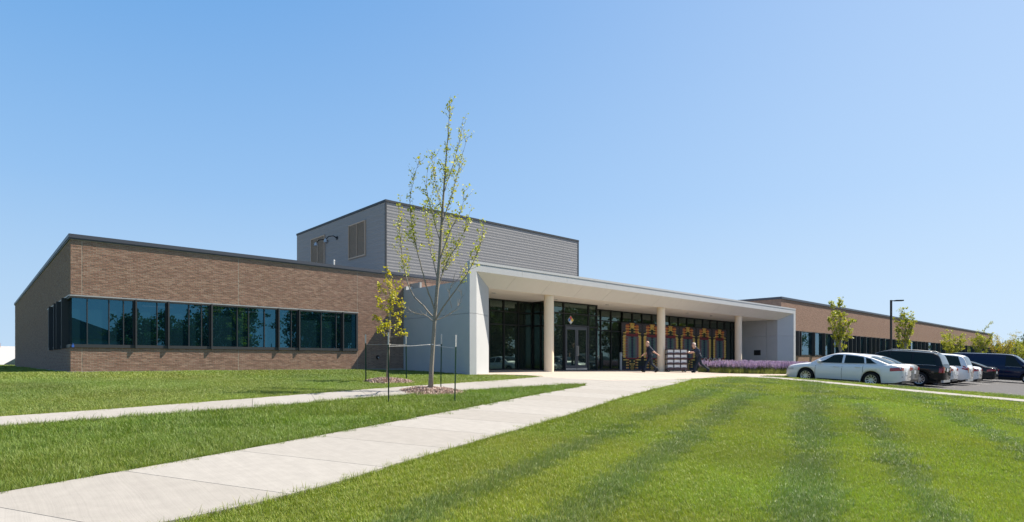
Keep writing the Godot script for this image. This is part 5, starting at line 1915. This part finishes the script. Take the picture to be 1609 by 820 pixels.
func far_things() -> void:
	# low house far to the side
	var hb := P3(4.5, 128.0, gh(4.5, 128.0))
	var h := thing("house", "distant low house with a pale grey roof beyond the lawn", "house", hb)
	var gy := hb.y
	var st := ST()
	box(st, Vector3(-14, -0.2, -6), Vector3(9, 0.05 - gy - 0.6, 6))
	part(h, "wall", done(st), mat(lin(0.6, 0.6, 0.58), 0.8))
	var ev := -gy - 0.05
	var rs := ST()
	extrude(rs, PackedVector2Array([Vector2(-7, ev), Vector2(7, ev), Vector2(0, ev + 3.0)]), func(p: Vector2, t: float) -> Vector3: return Vector3(t, p.y, p.x), -14.5, 9.5)
	part(h, "roof", done(rs), tri_mat(noise_tex(0.08, lin(0.27, 0.275, 0.28), lin(0.36, 0.365, 0.37), 31), 0.5))
	var fs := ST()
	box(fs, Vector3(-14.6, ev - 0.3, 6.9), Vector3(9.6, ev - 0.02, 7.1))
	part(h, "fascia", done(fs), M.white_paint)
	var ws := ST()
	box(ws, Vector3(-14, ev - 1.0, 6.0), Vector3(9, ev - 0.5, 6.06))
	part(h, "window_band", done(ws), M.black_frame)
	var cs := ST()
	box(cs, Vector3(-1.6, ev + 2.0, -0.5), Vector3(-0.7, ev + 3.5, 0.5))
	part(h, "chimney", done(cs), mat(lin(0.35, 0.22, 0.17), 0.9))
	var gs := ST()
	extrude(gs, PackedVector2Array([Vector2(-0.4, ev + 0.1), Vector2(6.5, ev + 0.1), Vector2(6.5, ev + 2.2), Vector2(2.8, ev + 2.2)]), func(p: Vector2, t: float) -> Vector3: return Vector3(p.x, p.y, t), 4.5, 7.2)
	part(h, "porch_gable", done(gs), mat(lin(0.03, 0.06, 0.07), 0.8))
	# trees standing behind the camera, mirrored in the glass
	var dark := Color(0.06, 0.10, 0.025)
	var labs := "leafy tree across the street, mirrored in the dark windows"
	var spots := [[15, -38, 9.0], [24, -34, 11.5], [21, -42, 10.0], [34, -32, 12.0], [28, -44, 9.0], [41, -37, 11.0], [47, -31, 13.0], [54, -36, 13.5], [62, -31, 13.0], [70, -36, 14.0], [79, -31, 13.5], [89, -36, 14.0], [100, -32, 14.0], [112, -36, 14.0], [126, -33, 14.0], [142, -37, 15.0], [160, -34, 15.0], [180, -38, 16.0]]
	var proto: Array[Node3D] = []
	for i in spots.size():
		var s = spots[i]
		if i < 4:
			proto.append(grown_tree("street_tree", labs, P3(s[0], s[1], gh(s[0], s[1])), s[2], 1.2, s[2] * 0.42, dark, 0.34, 22, 16, 26, "trees across the street", 300 + i, 0.75))
		else:
			var o: Node3D = proto[i % 4].duplicate()
			o.name = numbered("street_tree")
			add_child(o)
			o.position = P3(s[0], s[1], gh(s[0], s[1]))
			o.rotation.y = i * 1.7
			o.scale = Vector3.ONE * (s[2] / 10.0)
	# hall across the street that shows in the first panes
	var hl := thing("street_hall", "plain hall across the street, mirrored in the corner panes", "building", P3(9.0, -48.0, -2.2))
	var b1 := ST()
	box(b1, Vector3(-9, 0, 0), Vector3(7, 5.6, 14))
	part(hl, "wall", done(b1), mat(lin(0.30, 0.34, 0.36), 0.8))
	var b2 := ST()
	extrude(b2, PackedVector2Array([Vector2(-9.5, 5.5), Vector2(7.5, 5.5), Vector2(-1.5, 9.0)]), func(p: Vector2, t: float) -> Vector3: return Vector3(p.x, p.y, t), -0.4, 14.4)
	part(hl, "roof", done(b2), mat(lin(0.10, 0.12, 0.12), 0.8))
	# wood on the skyline beyond the end of the long wing
	var keep := rng.seed
	rng.seed = 9
	var far := grown_tree("far_tree", "dark far tree on the skyline beyond the long wing", P3(190, 40, -1.2), 8.0, 0.6, 5.0, Color(0.07, 0.10, 0.03), 0.5, 18, 14, 20, "far trees beyond the car park", 400, 0.9)
	for i in 14:
		var o: Node3D = far.duplicate()
		o.name = numbered("far_tree")
		add_child(o)
		var u := 165.0 + i * 6.5
		o.position = P3(u, 42.0 - i * 4.2 + rng.randf_range(-4, 4), -1.4)
		o.rotation.y = i * 2.1
		o.scale = Vector3.ONE * rng.randf_range(0.75, 1.15)
	rng.seed = keep

# ---------------------------------------------------------------- street furniture
func furniture() -> void:
	var g := gh(27.92, 20.9) + 0.03
	var bo := thing("bollard", "slim grey metal push-plate bollard before the mural's end", "bollard", P3(27.92, 20.9, g))
	var st := ST(true)
	lathe(st, Vector3.ZERO, [Vector2(0.075, -0.1), Vector2(0.075, 1.0), Vector2(0.06, 1.04), Vector2(0, 1.05)], 18)
	part(bo, "post", done(st), M.galvanised)
	var s2 := ST()
	box(s2, Vector3(-0.05, 0.84, 0.07), Vector3(0.05, 0.96, 0.084))
	part(bo, "push_plate", done(s2), M.steel)
	for i in 4:
		var x := 36.55 + i * 0.62
		var gg := gh(x, 20.3) + 0.03
		var r := thing("bicycle_rack", "pale metal bicycle hoop standing behind the lavender", "bicycle rack", P3(x, 20.3 - i * 0.0, gg), 0.0, "bicycle hoops before the mural")
		var pts := []
		var rad := []
		pts.append(Vector3(-0.27, -0.05, 0)); rad.append(0.024)
		for k in 13:
			var a := PI - PI * k / 12.0
			pts.append(Vector3(cos(a) * 0.27, 0.58 + sin(a) * 0.27, 0)); rad.append(0.024)
		pts.append(Vector3(0.27, -0.05, 0)); rad.append(0.024)
		var hs := ST(true)
		tube(hs, pts, rad, 10)
		part(r, "hoop", done(hs), mat(lin(0.6, 0.6, 0.6), 0.4, 0.4))
		for sx in [-0.27, 0.27]:
			var fs := ST()
			lathe(fs, Vector3(sx, 0, 0), [Vector2(0.08, -0.01), Vector2(0.08, 0.012), Vector2(0.03, 0.02)], 14)
			part(r, "foot_plate", done(fs), M.steel)
	# lamp post
	var lp := thing("lamp_post", "tall black lamp post with one flat arm at the car park", "lamp", P3(52.3, 13.5, gh(52.3, 13.5)))
	var ps := ST()
	bar(ps, Vector3(0, -0.2, 0), Vector3(0, 5.72, 0), 0.13, 0.13)
	part(lp, "pole", done(ps), M.black)
	var bs := ST()
	lathe(bs, Vector3.ZERO, [Vector2(0.28, -0.2), Vector2(0.28, 0.5), Vector2(0.25, 0.53), Vector2(0, 0.53)], 20)
	part(lp, "base", done(bs), M.kerb)
	var hs2 := ST()
	var ad := Vector3(0.7346, 0, 0.6785)
	bar(hs2, Vector3(0, 5.66, 0), Vector3(0, 5.68, 0) + ad * 0.35, 0.07, 0.07)
	part(lp, "arm", done(hs2), M.black)
	var hh := ST()
	bar(hh, Vector3(0, 5.68, 0) + ad * 0.32, Vector3(0, 5.69, 0) + ad * 0.9, 0.3, 0.09)
	part(lp, "head", done(hh), M.black)

func lavender() -> void:
	# one plant: a mound of grey-green blades and upright violet spikes
	var protos := []
	for v in 3:
		var st := ST()
		for k in 170:
			var a := rng.randf() * TAU
			var d := Vector3(cos(a) * rng.randf_range(0.15, 0.7), 1, sin(a) * rng.randf_range(0.15, 0.7)).normalized()
			var p := Vector3(rng.randf_range(-0.22, 0.22), 0, rng.randf_range(-0.22, 0.22))
			var l := rng.randf_range(0.16, 0.34)
			var s := d.cross(Vector3(rng.randf() - 0.5, 0.2, rng.randf() - 0.5)).normalized() * 0.008
			var kk := rng.randf_range(0.75, 1.2)
			st.set_color(Color(0.22 * kk, 0.25 * kk, 0.09 * kk))
			tri(st, p - s, p + d * l, p + s)
			tri(st, p - s + d * l * 0.4, p + d * l * 0.75 + s * 4.0, p + s + d * l * 0.5)
		for k in 34:
			var a := rng.randf() * TAU
			var d := Vector3(cos(a) * 0.22, 1, sin(a) * 0.22).normalized()
			var p := Vector3(rng.randf_range(-0.22, 0.22), 0.12, rng.randf_range(-0.22, 0.22))
			var l := rng.randf_range(0.2, 0.38)
			st.set_color(Color(0.14, 0.18, 0.08))
			tube(st, [p, p + d * l], [0.004, 0.003], 3, false)
			var kk := rng.randf_range(0.7, 1.3)
			st.set_color(Color(0.46 * kk, 0.36 * kk, 0.62 * kk))
			var e := p + d * l
			for j in 5:
				var q := e + d * (j * 0.03 - 0.04)
				tube(st, [q, q + d * 0.014, q + d * 0.028], [0.006, 0.017, 0.006], 4, false)
		protos.append(done(st))
	var bs := ST()
	drape(bs, bed, 0.8, gh, 0.02, 0.05)
	var root := thing("lavender_bed", "long bed of violet lavender along the plaza edge before the canopy", "flower bed")
	part(root, "soil", done(bs), mat(lin(0.06, 0.042, 0.03), 0.95, 0.0, 0.1))
	var xf := [[], [], []]
	var inner := Geometry2D.offset_polygon(bed, -0.2)[0]
	var u := 30.0
	while u < 44.5:
		var v := 13.5
		while v < 18.2:
			var p := Vector2(u + rng.randf_range(-0.12, 0.12), v + rng.randf_range(-0.12, 0.12))
			if Geometry2D.is_point_in_polygon(p, inner):
				var b := Basis(Vector3.UP, rng.randf() * TAU).scaled(Vector3.ONE * rng.randf_range(1.05, 1.45))
				xf[rng.randi() % 3].append(Transform3D(b, P3(p.x, p.y, gh(p.x, p.y))))
			v += 0.34
		u += 0.34
	for k in 3:
		var mm := MultiMesh.new()
		mm.transform_format = MultiMesh.TRANSFORM_3D
		mm.mesh = protos[k]
		mm.instance_count = xf[k].size()
		for i in xf[k].size():
			mm.set_instance_transform(i, xf[k][i])
		var o := MultiMeshInstance3D.new()
		o.name = "lavender_plants"
		o.multimesh = mm
		o.material_override = M.leaf
		o.set_meta("kind", "stuff")
		root.add_child(o, true)

# ---------------------------------------------------------------- ground
func ground_h(u: float, v: float) -> float:
	if u > LOT_U and u < 125.0 and v > -30.0 and v < LOT_V:
		return lot_h(u, v) - 0.06
	return gh(u, v)

func ground() -> void:
	var us := []
	var x := -400.0
	while x < -30.0:
		us.append(x)
		x += 20.0
	x = -30.0
	while x < 28.0:
		us.append(x)
		x += 0.5
	us.append_array([28.0, LOT_U - 0.02, LOT_U + 0.1])
	x = 29.0
	while x < 124.5:
		us.append(x)
		x += 1.5
	us.append_array([124.9, 125.05])
	x = 135.0
	while x < 620.0:
		us.append(x)
		x += 20.0
	var vs := []
	x = -320.0
	while x < -31.0:
		vs.append(x)
		x += 17.0
	vs.append_array([-30.05, -29.9])
	x = -29.0
	while x < 12.0:
		vs.append(x)
		x += 0.5
	vs.append_array([12.0, LOT_V - 0.1, LOT_V + 0.02])
	x = 12.5
	while x < 30.0:
		vs.append(x)
		x += 0.5
	while x < 420.0:
		vs.append(x)
		x += maxf(1.0, (x - 25.0) * 0.12)
	var st := ST(true)
	for i in us.size() - 1:
		for j in vs.size() - 1:
			var p := []
			for q in [[i, j], [i + 1, j], [i + 1, j + 1], [i, j + 1]]:
				p.append(P3(us[q[0]], vs[q[1]], ground_h(us[q[0]], vs[q[1]])))
			quad(st, p[0], p[3], p[2], p[1])
	struct("ground", done(st), M.soil)
	slab_walk("walk_front", walk_top, walk_bot, 21, [M.concrete, M.concrete_b, M.concrete_c, M.concrete, M.concrete_c])
	slab_walk("walk_rear", rear_top, rear_bot, 19, [M.concrete_b, M.concrete_c, M.concrete])
	slab_field("apron", apron, 1.6, 0.36, M.concrete)
	slab_field("plaza", plaza, 2.0, 0.0, M.rose_concrete, 0.031)
	slab_field("path", walk_right, 1.5, 0.05, M.concrete)
	var ls := ST()
	drape(ls, lot, 4.0, lot_h, 0.0)
	struct("parking_lot", done(ls), M.asphalt)
	var ks := ST()
	var v := -30.0
	while v < LOT_V - 0.01:
		var v1 := minf(v + 2.0, LOT_V)
		var a := lot_h(LOT_U, v) + 0.13
		var b := lot_h(LOT_U, v1) + 0.13
		box8(ks, [P3(LOT_U - 0.14, v, a - 0.3), P3(LOT_U + 0.02, v, a - 0.3), P3(LOT_U + 0.01, v, a), P3(LOT_U - 0.14, v, a), P3(LOT_U - 0.14, v1 - 0.01, b - 0.3), P3(LOT_U + 0.02, v1 - 0.01, b - 0.3), P3(LOT_U + 0.01, v1 - 0.01, b), P3(LOT_U - 0.14, v1 - 0.01, b)])
		v = v1
	var u := LOT_U + 0.02
	while u < 125.0:
		var u1 := minf(u + 3.0, 125.0)
		var a := lot_h(u, LOT_V) + 0.13
		var b := lot_h(u1, LOT_V) + 0.13
		box8(ks, [P3(u, LOT_V - 0.02, a - 0.3), P3(u, LOT_V + 0.14, a - 0.3), P3(u, LOT_V + 0.14, a), P3(u, LOT_V - 0.01, a), P3(u1 - 0.01, LOT_V - 0.02, b - 0.3), P3(u1 - 0.01, LOT_V + 0.14, b - 0.3), P3(u1 - 0.01, LOT_V + 0.14, b), P3(u1 - 0.01, LOT_V - 0.01, b)])
		u = u1
	struct("kerb", done(ks), M.kerb)
	# stall lines
	var root := Node3D.new()
	root.name = "stall_markings"
	root.set_meta("kind", "structure")
	add_child(root)
	for i in 12:
		var x0 := 31.3 + i * 3.2
		var ms := ST()
		drape(ms, PackedVector2Array([Vector2(x0, 6.8), Vector2(x0 + 0.1, 6.8), Vector2(x0 + 0.1, 11.8), Vector2(x0, 11.8)]), 1.0, lot_h, 0.005)
		part(root, "line", done(ms), M.white_paint)

# ---------------------------------------------------------------- grass
func grass_patch(size: float, n: int, h: float, w: float, lean: float, tall := 0.0) -> ArrayMesh:
	var st := ST()
	for k in n:
		var p := Vector3(rng.randf_range(-0.5, 0.5) * size, -0.005, rng.randf_range(-0.5, 0.5) * size)
		var a := rng.randf() * TAU
		var hh := h * rng.randf_range(0.55, 1.2)
		if rng.randf() < tall:
			hh *= 1.7
		var bend := Vector3(cos(a), 0, sin(a)) * hh * rng.randf_range(0.1, 0.75) + Vector3(lean * hh, 0, 0)
		var mid := p + Vector3(0, hh * 0.55, 0) + bend * 0.35
		var tip := p + Vector3(0, hh * rng.randf_range(0.8, 1.0), 0) + bend
		var b := a + PI / 2 + rng.randf_range(-0.7, 0.7)
		var s := Vector3(cos(b), 0, sin(b)) * w * rng.randf_range(0.6, 1.2) * 0.5
		var kk := rng.randf_range(0.6, 1.4)
		var yy := rng.randf_range(-0.2, 0.25)
		var col := Color(kk * (1.0 + yy), kk, kk * (1.0 - yy))
		if rng.randf() < 0.06:
			col = Color(1.7, 1.45, 2.6) * kk
		st.set_color(col)
		tri(st, p - s, mid - s * 0.75, mid + s * 0.75)
		tri(st, p - s, mid + s * 0.75, p + s)
		tri(st, mid - s * 0.75, tip, mid + s * 0.75)
	return done(st)

func in_any(p: Vector2, polys: Array) -> bool:
	for q in polys:
		if Geometry2D.is_point_in_polygon(p, q):
			return true
	return false

func lawn() -> void:
	var wp := walk_top.duplicate()
	var wb := walk_bot.duplicate()
	wb.reverse()
	wp.append_array(wb)
	var rp := rear_top.duplicate()
	var rb := rear_bot.duplicate()
	rb.reverse()
	rp.append_array(rb)
	var solid := [wp, rp, apron, plaza, walk_right, bed, lot, PackedVector2Array([Vector2(2.2, 22.2), Vector2(2.2, 51.6), Vector2(43.5, 51.6), Vector2(43.5, 18.15), Vector2(129, 18.15), Vector2(129, 13.9), Vector2(44, 13.9), Vector2(44, 17.4), Vector2(14.0, 17.5), Vector2(14.0, 22.2)])]
	solid = solid.slice(0, 7)
	solid.append(PackedVector2Array([Vector2(2.25, 22.22), Vector2(14.03, 22.22), Vector2(14.03, 17.58), Vector2(44.7, 17.58), Vector2(44.7, 18.18), Vector2(129, 18.18), Vector2(129, 51), Vector2(2.25, 51)]))
	var keep_out := []
	for q in solid:
		keep_out.append_array(Geometry2D.offset_polygon(q, 0.01))
	# mower tracks: blades taller and leaning, with the lean's darker look tinted in
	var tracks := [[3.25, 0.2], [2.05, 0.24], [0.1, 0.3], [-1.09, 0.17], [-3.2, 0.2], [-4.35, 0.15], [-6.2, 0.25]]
	var bands := [
		{"r0": 3.0, "r1": 9.5, "size": 0.26, "n": 520, "h": 0.052, "w": 0.0042},
		{"r0": 9.5, "r1": 19.0, "size": 0.42, "n": 640, "h": 0.055, "w": 0.0065},
		{"r0": 19.0, "r1": 38.0, "size": 0.8, "n": 700, "h": 0.06, "w": 0.013},
		{"r0": 38.0, "r1": 75.0, "size": 1.8, "n": 800, "h": 0.08, "w": 0.035},
	]
	var root := Node3D.new()
	root.name = "grass"
	root.set_meta("kind", "stuff")
	root.set_meta("label", "mown green grass of the lawns with darker mower tracks")
	root.set_meta("category", "grass")
	add_child(root)
	var n1 := FastNoiseLite.new()
	n1.seed = 4
	n1.frequency = 0.35
	var n2 := FastNoiseLite.new()
	n2.seed = 14
	n2.frequency = 0.06
	var edge_kinds := [grass_patch(0.12, 70, 0.06, 0.0045, 0.1, 0.05), grass_patch(0.12, 60, 0.075, 0.0045, 0.2, 0.12)]
	var exf := [[], []]
	for e in [[walk_bot, -1.0, 0], [walk_top, 1.0, 1], [rear_bot, -1.0, 1], [rear_top, 1.0, 0]]:
		var line: PackedVector2Array = e[0]
		for i in range(1, line.size() - 1):
			var a := line[i]
			var b := line[i + 1]
			var n := int(a.distance_to(b) / 0.07)
			var nor: Vector2 = Vector2(-(b - a).y, (b - a).x).normalized() * e[1]
			for k in n:
				var p := a.lerp(b, float(k) / n) + nor * rng.randf_range(0.0, 0.09)
				var X := p.x * 0.7346 - p.y * 0.6785
				var Z := p.x * 0.6785 + p.y * 0.7346
				if Z < 2.5 or absf(X) > Z + 2.0:
					continue
				exf[e[2]].append(Transform3D(Basis(Vector3.UP, rng.randf() * TAU) * rng.randf_range(0.8, 1.25), P3(p.x, p.y, gh(p.x, p.y))))
	for k in 2:
		var mm := MultiMesh.new()
		mm.transform_format = MultiMesh.TRANSFORM_3D
		mm.use_colors = true
		mm.mesh = edge_kinds[k]
		mm.instance_count = exf[k].size()
		for i in exf[k].size():
			mm.set_instance_transform(i, exf[k][i])
			var kk := rng.randf_range(0.8, 1.15)
			mm.set_instance_color(i, Color(0.24 * kk, 0.30 * kk, 0.05 * kk) if k == 0 else Color(0.18 * kk, 0.245 * kk, 0.05 * kk))
		var o := MultiMeshInstance3D.new()
		o.name = "edge_tufts"
		o.multimesh = mm
		o.material_override = M.grass
		o.set_meta("kind", "stuff")
		root.add_child(o, true)
	for bd in bands:
		var kinds := []
		for k in 3:
			kinds.append(grass_patch(bd.size * 1.12, bd.n, bd.h, bd.w, 0.0))
		for k in 2:
			kinds.append(grass_patch(bd.size * 1.12, int(bd.n * 0.95), bd.h * 1.2, bd.w * 1.05, 0.25, 0.06))
		var xf := [[], [], [], [], []]
		var cl := [[], [], [], [], []]
		var R: float = bd.r1
		var u := -R * 0.45
		while u < R:
			var v := -R * 0.35
			while v < R:
				var p := Vector2(u + rng.randf_range(-0.17, 0.17) * bd.size, v + rng.randf_range(-0.17, 0.17) * bd.size)
				v += bd.size * 0.84
				var d := p.length()
				if d < bd.r0 or d > bd.r1:
					continue
				var X := p.x * 0.7346 - p.y * 0.6785
				var Z := p.x * 0.6785 + p.y * 0.7346
				if Z < 2.5 or absf(X) > Z * 1.02 + 2.5:
					continue
				if in_any(p, keep_out):
					continue
				if p.distance_to(Vector2(8.81, 12.67)) < 0.84 or p.distance_to(Vector2(9.32, 15.62)) < 0.7:
					continue
				# which lawn
				var strip := Geometry2D.is_point_in_polygon(p, PackedVector2Array([Vector2(-12, 6), walk_top[2], walk_top[5], walk_top[7], walk_top[9], rear_bot[8], rear_bot[6], rear_bot[4], rear_bot[2], Vector2(-12, 10)]))
				var kind := rng.randi() % 3
				var c := Color(0.272, 0.332, 0.060)
				var sc := 1.0
				var turn := rng.randf() * TAU
				if strip:
					c = Color(0.180, 0.250, 0.052)
					sc = 1.15
					if rng.randf() < 0.7:
						kind = 3 + rng.randi() % 2
				elif p.y > 10.5 and p.x < 16.5:
					c = Color(0.215, 0.275, 0.072)
					var s2 := sin((p.x * 0.55 - p.y * 0.83) * 3.1)
					turn = 0.5 if s2 > 0.0 else 0.5 + PI
					turn += rng.randf_range(-0.6, 0.6)
					if rng.randf() < 0.35:
						kind = 3 + rng.randi() % 2
						sc = 0.7
				else:
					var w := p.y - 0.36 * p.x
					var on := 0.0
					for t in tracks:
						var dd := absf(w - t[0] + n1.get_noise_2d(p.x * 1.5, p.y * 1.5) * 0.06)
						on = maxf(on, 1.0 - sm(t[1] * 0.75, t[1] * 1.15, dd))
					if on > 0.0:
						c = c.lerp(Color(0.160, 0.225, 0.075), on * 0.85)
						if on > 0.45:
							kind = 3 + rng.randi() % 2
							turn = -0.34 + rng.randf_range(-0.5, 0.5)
				var k1 := 1.0 + 0.22 * n1.get_noise_2d(p.x, p.y) + 0.25 * n2.get_noise_2d(p.x, p.y) + rng.randf_range(-0.06, 0.06)
				var yel := 0.16 * n1.get_noise_2d(p.x * 0.6 + 50, p.y * 0.6)
				var g := gh(p.x, p.y)
				var gx := (gh(p.x + 0.2, p.y) - g) / 0.2
				var gv := (gh(p.x, p.y + 0.2) - g) / 0.2
				var b := Basis(Vector3(1, gx, 0), Vector3(0, sc, 0), Vector3(0, -gv, 1)) * Basis(Vector3.UP, turn)
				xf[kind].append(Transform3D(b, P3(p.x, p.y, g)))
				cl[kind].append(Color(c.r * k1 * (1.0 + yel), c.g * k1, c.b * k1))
			u += bd.size * 0.84
		for k in 5:
			if xf[k].is_empty():
				continue
			var mm := MultiMesh.new()
			mm.transform_format = MultiMesh.TRANSFORM_3D
			mm.use_colors = true
			mm.mesh = kinds[k]
			mm.instance_count = xf[k].size()
			for i in xf[k].size():
				mm.set_instance_transform(i, xf[k][i])
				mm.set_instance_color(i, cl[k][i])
			var o := MultiMeshInstance3D.new()
			o.name = "blades"
			o.multimesh = mm
			o.material_override = M.grass
			o.set_meta("kind", "stuff")
			root.add_child(o, true)

# ---------------------------------------------------------------- sky
const EXPOSURE := 2.3
# clear air: deep blue overhead, pale at the horizon, whiter towards the sun
func sky_material(to_sun: Vector3) -> PanoramaSkyMaterial:
	var w := 512
	var h := 256
	var im := Image.create(w, h, false, Image.FORMAT_RGBF)
	var stops := [[0.0, Vector3(0.55, 0.73, 0.92)], [0.1, Vector3(0.45, 0.66, 0.91)], [0.25, Vector3(0.29, 0.53, 0.87)], [0.52, Vector3(0.10, 0.345, 0.75)], [1.0, Vector3(0.035, 0.17, 0.46)]]
	for y in h:
		var el := PI * 0.5 - PI * (y + 0.5) / h
		for x in w:
			var az := TAU * (x + 0.5) / w
			var d := Vector3(sin(az) * cos(el), sin(el), -cos(az) * cos(el))
			var s := maxf(d.y, 0.0)
			var c := Vector3.ZERO
			for i in stops.size() - 1:
				if s >= stops[i][0]:
					c = (stops[i][1] as Vector3).lerp(stops[i + 1][1], (s - stops[i][0]) / (stops[i + 1][0] - stops[i][0]))
			var p := pow((1.0 + d.dot(to_sun)) * 0.5, 5.0)
			c += Vector3(0.42, 0.35, 0.25) * p
			if d.y < 0.0:
				c = Vector3(0.22, 0.26, 0.2)
			c /= EXPOSURE
			im.set_pixel(x, y, Color(c.x, c.y, c.z))
	var m := PanoramaSkyMaterial.new()
	m.panorama = ImageTexture.create_from_image(im)
	return m

# ---------------------------------------------------------------- scene
func _ready() -> void:
	rng.seed = 20240
	var cam := Camera3D.new()
	cam.name = "camera"
	cam.position = P3(0, 0, 0.46)
	cam.rotation_degrees = Vector3(0, -42.724, 0)
	cam.near = 0.1
	cam.far = 2000.0
	cam.projection = Camera3D.PROJECTION_FRUSTUM
	cam.size = 0.1 * 820.0 / 924.0
	cam.frustum_offset = Vector2(0, 0.1 * 157.6 / 924.0)
	add_child(cam)
	cam.current = true
	var env := Environment.new()
	env.background_mode = Environment.BG_SKY
	env.tonemap_mode = Environment.TONE_MAPPER_LINEAR
	env.tonemap_exposure = EXPOSURE
	env.sdfgi_enabled = true
	env.ssao_enabled = true
	env.ssil_enabled = true
	var to_sun := Vector3(1.62, 2.2, 0.537).normalized()
	var sky := Sky.new()
	sky.sky_material = sky_material(to_sun)
	env.sky = sky
	var we := WorldEnvironment.new()
	we.environment = env
	add_child(we)
	var sun := DirectionalLight3D.new()
	sun.name = "sun"
	sun.basis = Basis.looking_at(-to_sun)
	sun.light_energy = 1.6
	sun.light_color = Color(1.0, 0.955, 0.89)
	sun.light_angular_distance = 0.5
	sun.shadow_enabled = true
	add_child(sun)
	make_materials()
	ground()
	west_wing()
	penthouse()
	canopy()
	glazing()
	mural()
	east_wing()
	cars()
	people()
	staked_trees()
	row_trees()
	far_things()
	furniture()
	lavender()
	lawn()
